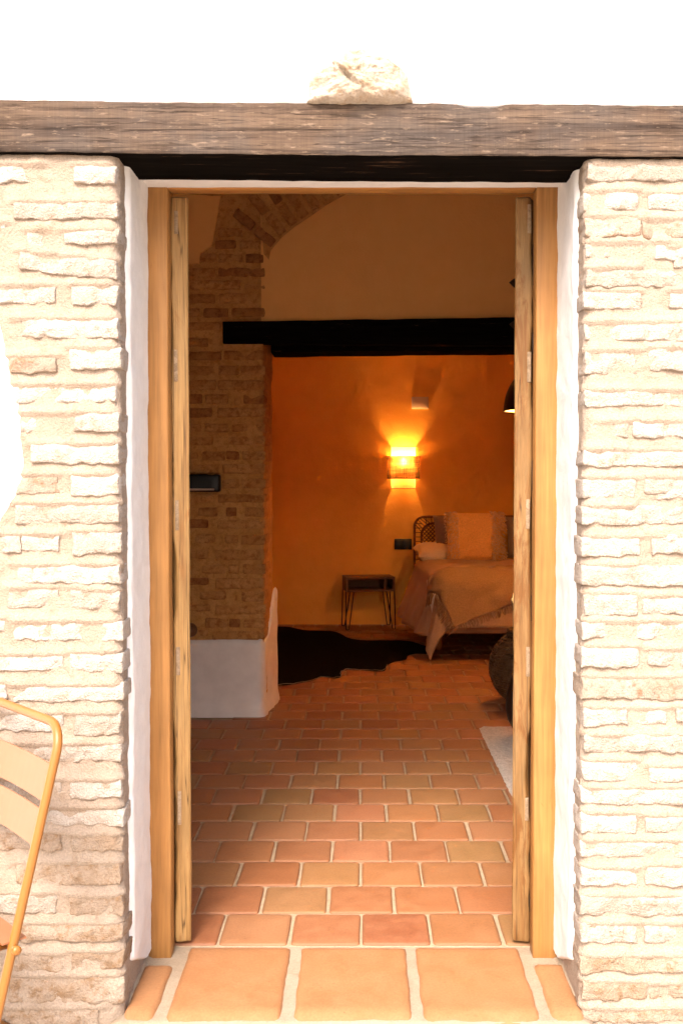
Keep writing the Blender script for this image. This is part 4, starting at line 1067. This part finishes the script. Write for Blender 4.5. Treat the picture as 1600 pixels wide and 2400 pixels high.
A_, B_ = (1.55, LEN - 0.42), (-0.02, LEN + 0.10)      # centre line of the throw, diagonal over the foot corner
def throw(u, w):
    s = A_[0] + (B_[0] - A_[0]) * u; t = A_[1] + (B_[1] - A_[1]) * u
    q = (w - 0.5) * (0.40 + 0.12 * u); s += q * 0.42; t += q * 0.91
    return off(duv, s, t, 0.022 + 0.016 * fb(s, t, 0, 7, 4) + 0.018 * abs(math.sin(q * 17 + 2.5 * s + 2 * nz(s, t, 0, 3))))
tv = cloth('throw_blanket', throw, 70, 26, M['throw'], 0.007)
tag(tv, 'tan woven throw with tassels lying across the foot of the bed', 'blanket')
mb = MB()
for k in range(27):
    p = throw(1.0, k / 26); q = throw(0.97, k / 26); d = (p - q).normalized()
    mb.tube([p, p + d * 0.03 + Vector((0.01 * rng.uniform(-1, 1), 0, -0.01)), p + d * 0.05 + Vector((0.014 * rng.uniform(-1, 1), 0, -0.035))], [0.004, 0.003, 0.002], 5)
for k in range(40):
    p = throw(0.55 + 0.45 * k / 40, 1.0); q = throw(0.55 + 0.45 * k / 40, 0.96); d = (p - q).normalized()
    mb.tube([p, p + d * 0.02 + Vector((0.008 * rng.uniform(-1, 1), 0, -0.008)), p + d * 0.028 + Vector((0.01 * rng.uniform(-1, 1), 0, -0.026))], [0.0035, 0.0028, 0.002], 5)
o = mb.build('tassels', M['throw'], tv); o['kind'] = 'stuff'

# cushions and pillows
def pillow(name, w, h, d, mat, loc, rot, seed, pw=0.42, n=26):
    v = []; f = []
    for sgn in (1, -1):
        b = len(v)
        for j in range(n + 1):
            for i in range(n + 1):
                u, t = -1 + 2 * i / n, -1 + 2 * j / n
                k = (max(0, 1 - u ** 4) * max(0, 1 - t ** 4)) ** pw
                pin = 1 - 0.07 * (1 - abs(u) ** 2) * abs(t) ** 6 ; pin2 = 1 - 0.07 * (1 - abs(t) ** 2) * abs(u) ** 6
                x, z = u * w / 2 * pin2, t * h / 2 * pin
                y = -sgn * d / 2 * k * (1 + 0.18 * fb(x, seed, z, 6, seed)) + 0.006 * fb(x, seed, z, 12, seed + 2) * (1 if k > 0.01 else 0)
                v.append((x, y, z))
        f += [tuple(q + b for q in fc) for fc in grid_faces(n + 1, n + 1, sgn < 0)]
    return link(name, mesh(name, v, f, mat), None, loc, rot)
cxp, czp = W(1113, 1250, 8.62)
cu = pillow('cushion', 0.50, 0.44, 0.17, M['cushion'], (cxp, 8.66, BZ_ + 0.215), (R(-17), 0, R(2)), 3)
tag(cu, 'square peach cushion with shaggy fringed side bands, propped upright on the bed', 'cushion')
for sgn, lab in ((-1, 0), (1, 1)):
    mb = MB(); r3 = random.Random(5 + lab)
    cnt = 420
    for k in range(cnt):
        u = sgn * (0.50 + 0.50 * r3.random()) if lab else sgn * (0.56 + 0.44 * r3.random()); t_ = r3.uniform(-1, 1)
        kk = (max(0, 1 - u ** 4) * max(0, 1 - t_ ** 4)) ** 0.42
        x, z = u * 0.25, t_ * 0.22; y = -0.085 * kk - 0.001
        L = 0.030 if lab else 0.014
        mb.tube([(x, y + 0.004, z), (x + sgn * L * 0.4 * r3.random(), y - L * 0.45, z - 0.2 * L), (x + sgn * L * r3.random(), y - L * 0.5, z - L * (0.6 + r3.random() * 0.5))], [0.0035, 0.0032, 0.0018], 4)
    o = mb.build('fringe_band', M['cushion_band'], cu); o['kind'] = 'stuff'
xw, zw = W(1003, 1283, 8.75)
wp = pillow('pillow', 0.62, 0.40, 0.13, M['pillow'], (xw + 0.20, 8.82, BZ_ + 0.075), (R(-82), 0, R(4)), 8, 0.36)
tag(wp, 'white pillow lying flat at the head corner of the bed', 'pillow')
gp = pillow('pillow', 0.60, 0.36, 0.14, M['pillow_grey'], (W(1065, 1250, 8.92)[0] + 0.11, 8.93, BZ_ + 0.215), (R(-22), 0, R(-3)), 11, 0.4)
tag(gp, 'dark taupe pillow leaning between the headboard and the fringed cushion', 'pillow')
gp2 = pillow('pillow', 0.60, 0.38, 0.15, M['pillow_grey'], (1.56, 8.9, BZ_ + 0.20), (R(-20), 0, R(3)), 14, 0.4)
tag(gp2, 'dark taupe pillow past the fringed side of the cushion, cut off by the door', 'pillow')

# ------------------------------------------------------------------ rugs, basket, plant
hp_ = [(-240, 200), (-200, 140), (-60, 132), (75, 128), (150, 130), (250, 150), (400, 155), (460, 170), (520, 200), (620, 212), (800, 212), (900, 220), (960, 240), (1030, 262), (1000, 288), (930, 290), (880, 300), (860, 325), (790, 340), (750, 360), (740, 390), (700, 397), (600, 390), (500, 385), (470, 400), (468, 432), (420, 440), (350, 432), (290, 455), (230, 465), (180, 475), (80, 482), (-80, 470), (-200, 420)]
hpts = [G(620 + .3827 * a, 1420 + .3827 * b, 0.008) for a, b in hp_]
dense = []
for i in range(len(hpts)):
    a, b = hpts[i], hpts[(i + 1) % len(hpts)]; p0 = hpts[i - 1]; p3 = hpts[(i + 2) % len(hpts)]
    for j in range(6):
        t = j / 6
        q = [0.5 * ((2 * a[c]) + (-p0[c] + b[c]) * t + (2 * p0[c] - 5 * a[c] + 4 * b[c] - p3[c]) * t * t + (-p0[c] + 3 * a[c] - 3 * b[c] + p3[c]) * t ** 3) for c in range(2)]
        dense.append((q[0] + 0.006 * nz(q[0], q[1], 0, 14), q[1] + 0.012 * nz(q[0], q[1], 3, 14)))
n = len(dense)
import bmesh
bm = bmesh.new()
tv_ = [bm.verts.new((a, b, 0.0105)) for a, b in dense]; bv_ = [bm.verts.new((a, b, 0.003)) for a, b in dense]
bm.faces.new(tv_)
for i in range(n): bm.faces.new((tv_[i], tv_[(i + 1) % n], bv_[(i + 1) % n], bv_[i]))
bmesh.ops.recalc_face_normals(bm, faces=bm.faces); bmesh.ops.triangulate(bm, faces=[x for x in bm.faces if len(x.verts) > 4])
me = bpy.data.meshes.new('cowhide'); bm.to_mesh(me); bm.free(); me.materials.append(M['hide'])
hide = link('cowhide_rug', me); tag(hide, 'black cowhide rug with ragged outline on the tiles before the bed', 'rug')
front = [G(620 + .3827 * a, 1420 + .3827 * b, 0.008) for a, b in [(750, 360), (740, 392), (700, 400), (600, 393), (500, 388), (468, 405), (466, 434), (420, 443), (350, 435), (290, 458), (230, 468), (180, 478), (80, 485), (-60, 474)]]
pts_ = []
for a, b in zip(front, front[1:]):
    for j in range(8):
        t = j / 8; x, y = a[0] + (b[0] - a[0]) * t, a[1] + (b[1] - a[1]) * t
        pts_.append((x + 0.010 * nz(x, y, 0, 22), y + 0.028 * nz(x, y, 4, 22) - 0.004, 0.012))
mb = MB(); mb.tube(pts_, 0.0022, 5); mb.build('hide_edging', M['hide_edge'], hide)

rx0, ry1 = G(1121, 1708)
v = []; nxr, nyr = 60, 110
for j in range(nyr + 1):
    for i in range(nxr + 1):
        x = rx0 + 1.5 * i / nxr; y = 3.45 + (ry1 - 3.45) * j / nyr
        e = min(i, nxr - i, j, nyr - j)
        z = 0.004 if e == 0 else 0.017 + 0.005 * nz(x, y, 0, 60) + 0.003 * nz(x, y, 2, 150)
        v.append((x + (0.004 * nz(x, y, 1, 30) if e == 0 else 0), y, z))
rg = link('cream_rug', mesh('cream_rug', v, grid_faces(nyr + 1, nxr + 1), M['rug'])); tag(rg, 'cream pile rug with its edge showing beside the right door leaf', 'rug')

bk = empty('wicker_basket', (W(1147, 1580, 5.95)[0] + 0.225, 5.95, 0)); tag(bk, 'big round dark wicker basket half hidden by the right door leaf', 'basket')
def bprof(z):  # radius over height
    return 0.225 * math.sqrt(max(0.02, 1 - ((z - 0.215) / 0.225) ** 2)) if z < 0.40 else 0.125
mb = MB(); mb.lathe([(0.0, 0.004), (0.10, 0.004)] + [(bprof(0.02 + 0.38 * k / 24) - 0.008, 0.02 + 0.38 * k / 24) for k in range(25)] + [(0.115, 0.43), (0.10, 0.43), (0.10, 0.38)], 40); mb.build('body', M['wicker'], bk)
mb = MB()
for k in range(46):
    z = 0.012 + 0.40 * k / 45; tl_ = 0.10 * math.sin(k * 1.3)
    pts_ = [(bprof(z + tl_ * 0.3 * math.cos(a)) * math.cos(a), bprof(z + tl_ * 0.3 * math.cos(a)) * math.sin(a), max(0.008, z + tl_ * 0.3 * math.cos(a))) for a in [q * 2 * math.pi / 40 for q in range(40)]]
    mb.tube(pts_, 0.0050 + 0.002 * math.sin(k * 2.7), 5, closed=True)
for k in range(24):
    a0 = k * 2 * math.pi / 24
    mb.tube([(bprof(z) * 1.01 * math.cos(a0 + 2.2 * z), bprof(z) * 1.01 * math.sin(a0 + 2.2 * z), z) for z in [0.02 + 0.38 * q / 16 for q in range(17)]], 0.0045, 5)
o = mb.build('weave', M['wicker'], bk); o['kind'] = 'stuff'
mb = MB(); mb.tube([(0.118 * math.cos(q * math.pi / 16), 0.118 * math.sin(q * math.pi / 16), 0.43) for q in range(32)], 0.011, 6, closed=True); mb.build('rim', M['wicker'], bk)

plx, ply = W(1184, 1690, 5.1)[0] + 0.175, 5.1
plant = empty('potted_plant', (plx, ply, 0.018)); tag(plant, 'tall leafy plant in a rounded black pot, mostly behind the right door leaf', 'plant')
mb = MB(); mb.lathe([(0.0, 0.0), (0.10, 0.0), (0.135, 0.03), (0.165, 0.09), (0.175, 0.15), (0.168, 0.22), (0.15, 0.28), (0.145, 0.31), (0.132, 0.31), (0.132, 0.27)], 40); mb.build('pot', M['black'], plant)
mb = MB(); mb.lathe([(0.0, 0.275), (0.134, 0.27)], 24); mb.build('soil', M['soil'], plant)
lv = []; lf = []
for i in range(13):
    t = i / 12; wdt = 0.055 * math.sin(math.pi * min(1, t ** 0.8)) ** 0.8 if 0 < t < 1 else 0.001
    for j in range(5):
        u = -1 + 2 * j / 4; lv.append((0.21 * t, wdt * u, -0.05 * t * t + 0.012 * abs(u)))
leaf_me = mesh('leaf', lv, grid_faces(13, 5), M['plant'])
stems = [[(0, 0, 0.27), (0.01, 0.0, 0.9), (0.05, 0.02, 1.5), (0.07, 0.0, 2.25)], [(0.03, 0.03, 0.27), (0.08, 0.06, 0.8), (0.14, 0.08, 1.75)]]
k = 0
for s_ in stems:
    mb = MB(); mb.tube(s_, [0.014, 0.011, 0.009, 0.005][:len(s_)], 7); mb.build('stem', M['stem'], plant)
    for i in range(15):
        t = 0.40 + 0.6 * i / 14; kk = t * (len(s_) - 1); a = min(int(kk), len(s_) - 2); fr = kk - a
        p = Vector(s_[a]).lerp(Vector(s_[a + 1]), fr); az = k * 2.4
        if math.cos(az) < -0.35: az += 1.9          # few leaves reach towards the doorway's middle
        link('leaf', leaf_me, plant, p, (0, -0.5 + 0.5 * math.sin(k * 1.7), az)); k += 1
for (lx, ly) in ((1190, 680), (1190, 777)):
    tx, tz = W(lx, ly, ply); link('leaf', leaf_me, plant, (tx - plx + 0.209, 0.0, tz - 0.018 + 0.03), (R(90), 0.0, math.pi))

# ------------------------------------------------------------------ yellow folding chair
T = Vector((W(127.7, 1786, 2.15)[0], 2.15, W(127.7, 1786, 2.15)[1]))
wd = Vector((-0.676, 0.737, 0.0)); nd = Vector((-0.737, -0.676, 0.0)); k_t = 0.258
WCH = 0.405
def C(u, drop, fwd=0.0): return T + wd * u + nd * (k_t * drop + fwd) + Vector((0, 0, -drop))
chair = empty('folding_chair', (C(WCH / 2, 0).x, C(WCH / 2, 0).y, GROUND)); tag(chair, 'yellow metal folding chair with slatted back in front of the brick wall', 'chair')
def cp(mbx, name, mat, **kw): return lpart(chair, mbx, name, mat, **kw)
dend = T.z - GROUND - 0.011
path = [C(0, dend), C(0, 0.6), C(0, 0.3), C(0, 0.05)]
rb, topd = 0.055, -0.075
path += [C(rb - rb * math.cos(a), topd + rb - rb * math.sin(a)) for a in [q * math.pi / 16 for q in range(9)]]
path += [C(WCH - rb + rb * math.sin(a), topd + rb - rb * math.cos(a)) for a in [q * math.pi / 16 for q in range(9)]]
path += [C(WCH, 0.05), C(WCH, 0.3), C(WCH, 0.6), C(WCH, dend)]
mb = MB(); mb.tube(path, 0.0098, 14); cp(mb, 'back_frame', M['yellow'])
for d0, d1 in ((0.006, 0.081), (0.097, 0.170)):
    v = []
    for i in range(13):
        u = 0.004 + (WCH - 0.008) * i / 12; bow = 0.010 * math.sin(math.pi * i / 12)
        for (d_, fw) in ((d0, 0.0), (d0, 0.003), (d1, 0.003), (d1, 0.0)): v.append(C(u, d_, fw - bow))
    f = [(i * 4 + a, i * 4 + (a + 1) % 4, i * 4 + 4 + (a + 1) % 4, i * 4 + 4 + a) for i in range(12) for a in range(4)] + [(0, 3, 2, 1), (48, 49, 50, 51)]
    mb = MB(); mb.add(v, f); cp(mb, 'slat', M['yellow_slat'], shade=False)
piv = 0.368
seat_z = C(0, piv).z
def Sx(u, fwd, dz=0.0):
    p = C(u, piv); return Vector((p.x, p.y, seat_z + dz)) + nd * fwd
for u in (0.022, WCH - 0.022):
    mb = MB(); mb.tube([Sx(u, 0.0), Sx(u, 0.36)], 0.009, 10); cp(mb, 'seat_rail', M['yellow'])
    b0 = Sx(u, 0.30, -0.01); g0 = Sx(u, -0.24); g0.z = GROUND + 0.011
    mb = MB(); mb.tube([b0, g0], 0.0095, 10); cp(mb, 'rear_leg', M['yellow'])
for k in range(6):
    fa = -0.03 + 0.066 * k
    v = [Sx(u, fa + da, dz) for u in (0.0, WCH) for da in (0.0, 0.052) for dz in (0.010, 0.014)]
    mb = MB(); mb.add(v, [(0, 1, 3, 2), (4, 6, 7, 5), (0, 4, 5, 1), (2, 3, 7, 6), (0, 2, 6, 4), (1, 5, 7, 3)]); cp(mb, 'seat_slat', M['yellow_slat'], shade=False)
mb = MB(); mb.tube([C(-0.014, piv), C(WCH + 0.014, piv)], 0.0065, 10); cp(mb, 'pivot_rod', M['yellow'])
for u in (-0.019, WCH + 0.019):
    mb = MB(); mb.tube([C(u - 0.007, piv), C(u - 0.004, piv), C(u + 0.004, piv), C(u + 0.007, piv)], [0.005, 0.0095, 0.0095, 0.005], 12); cp(mb, 'bolt', M['yellow'])
mb = MB(); mb.tube([C(0, dend - 0.06), C(WCH, dend - 0.06)], 0.007, 8); cp(mb, 'foot_rod', M['yellow'])
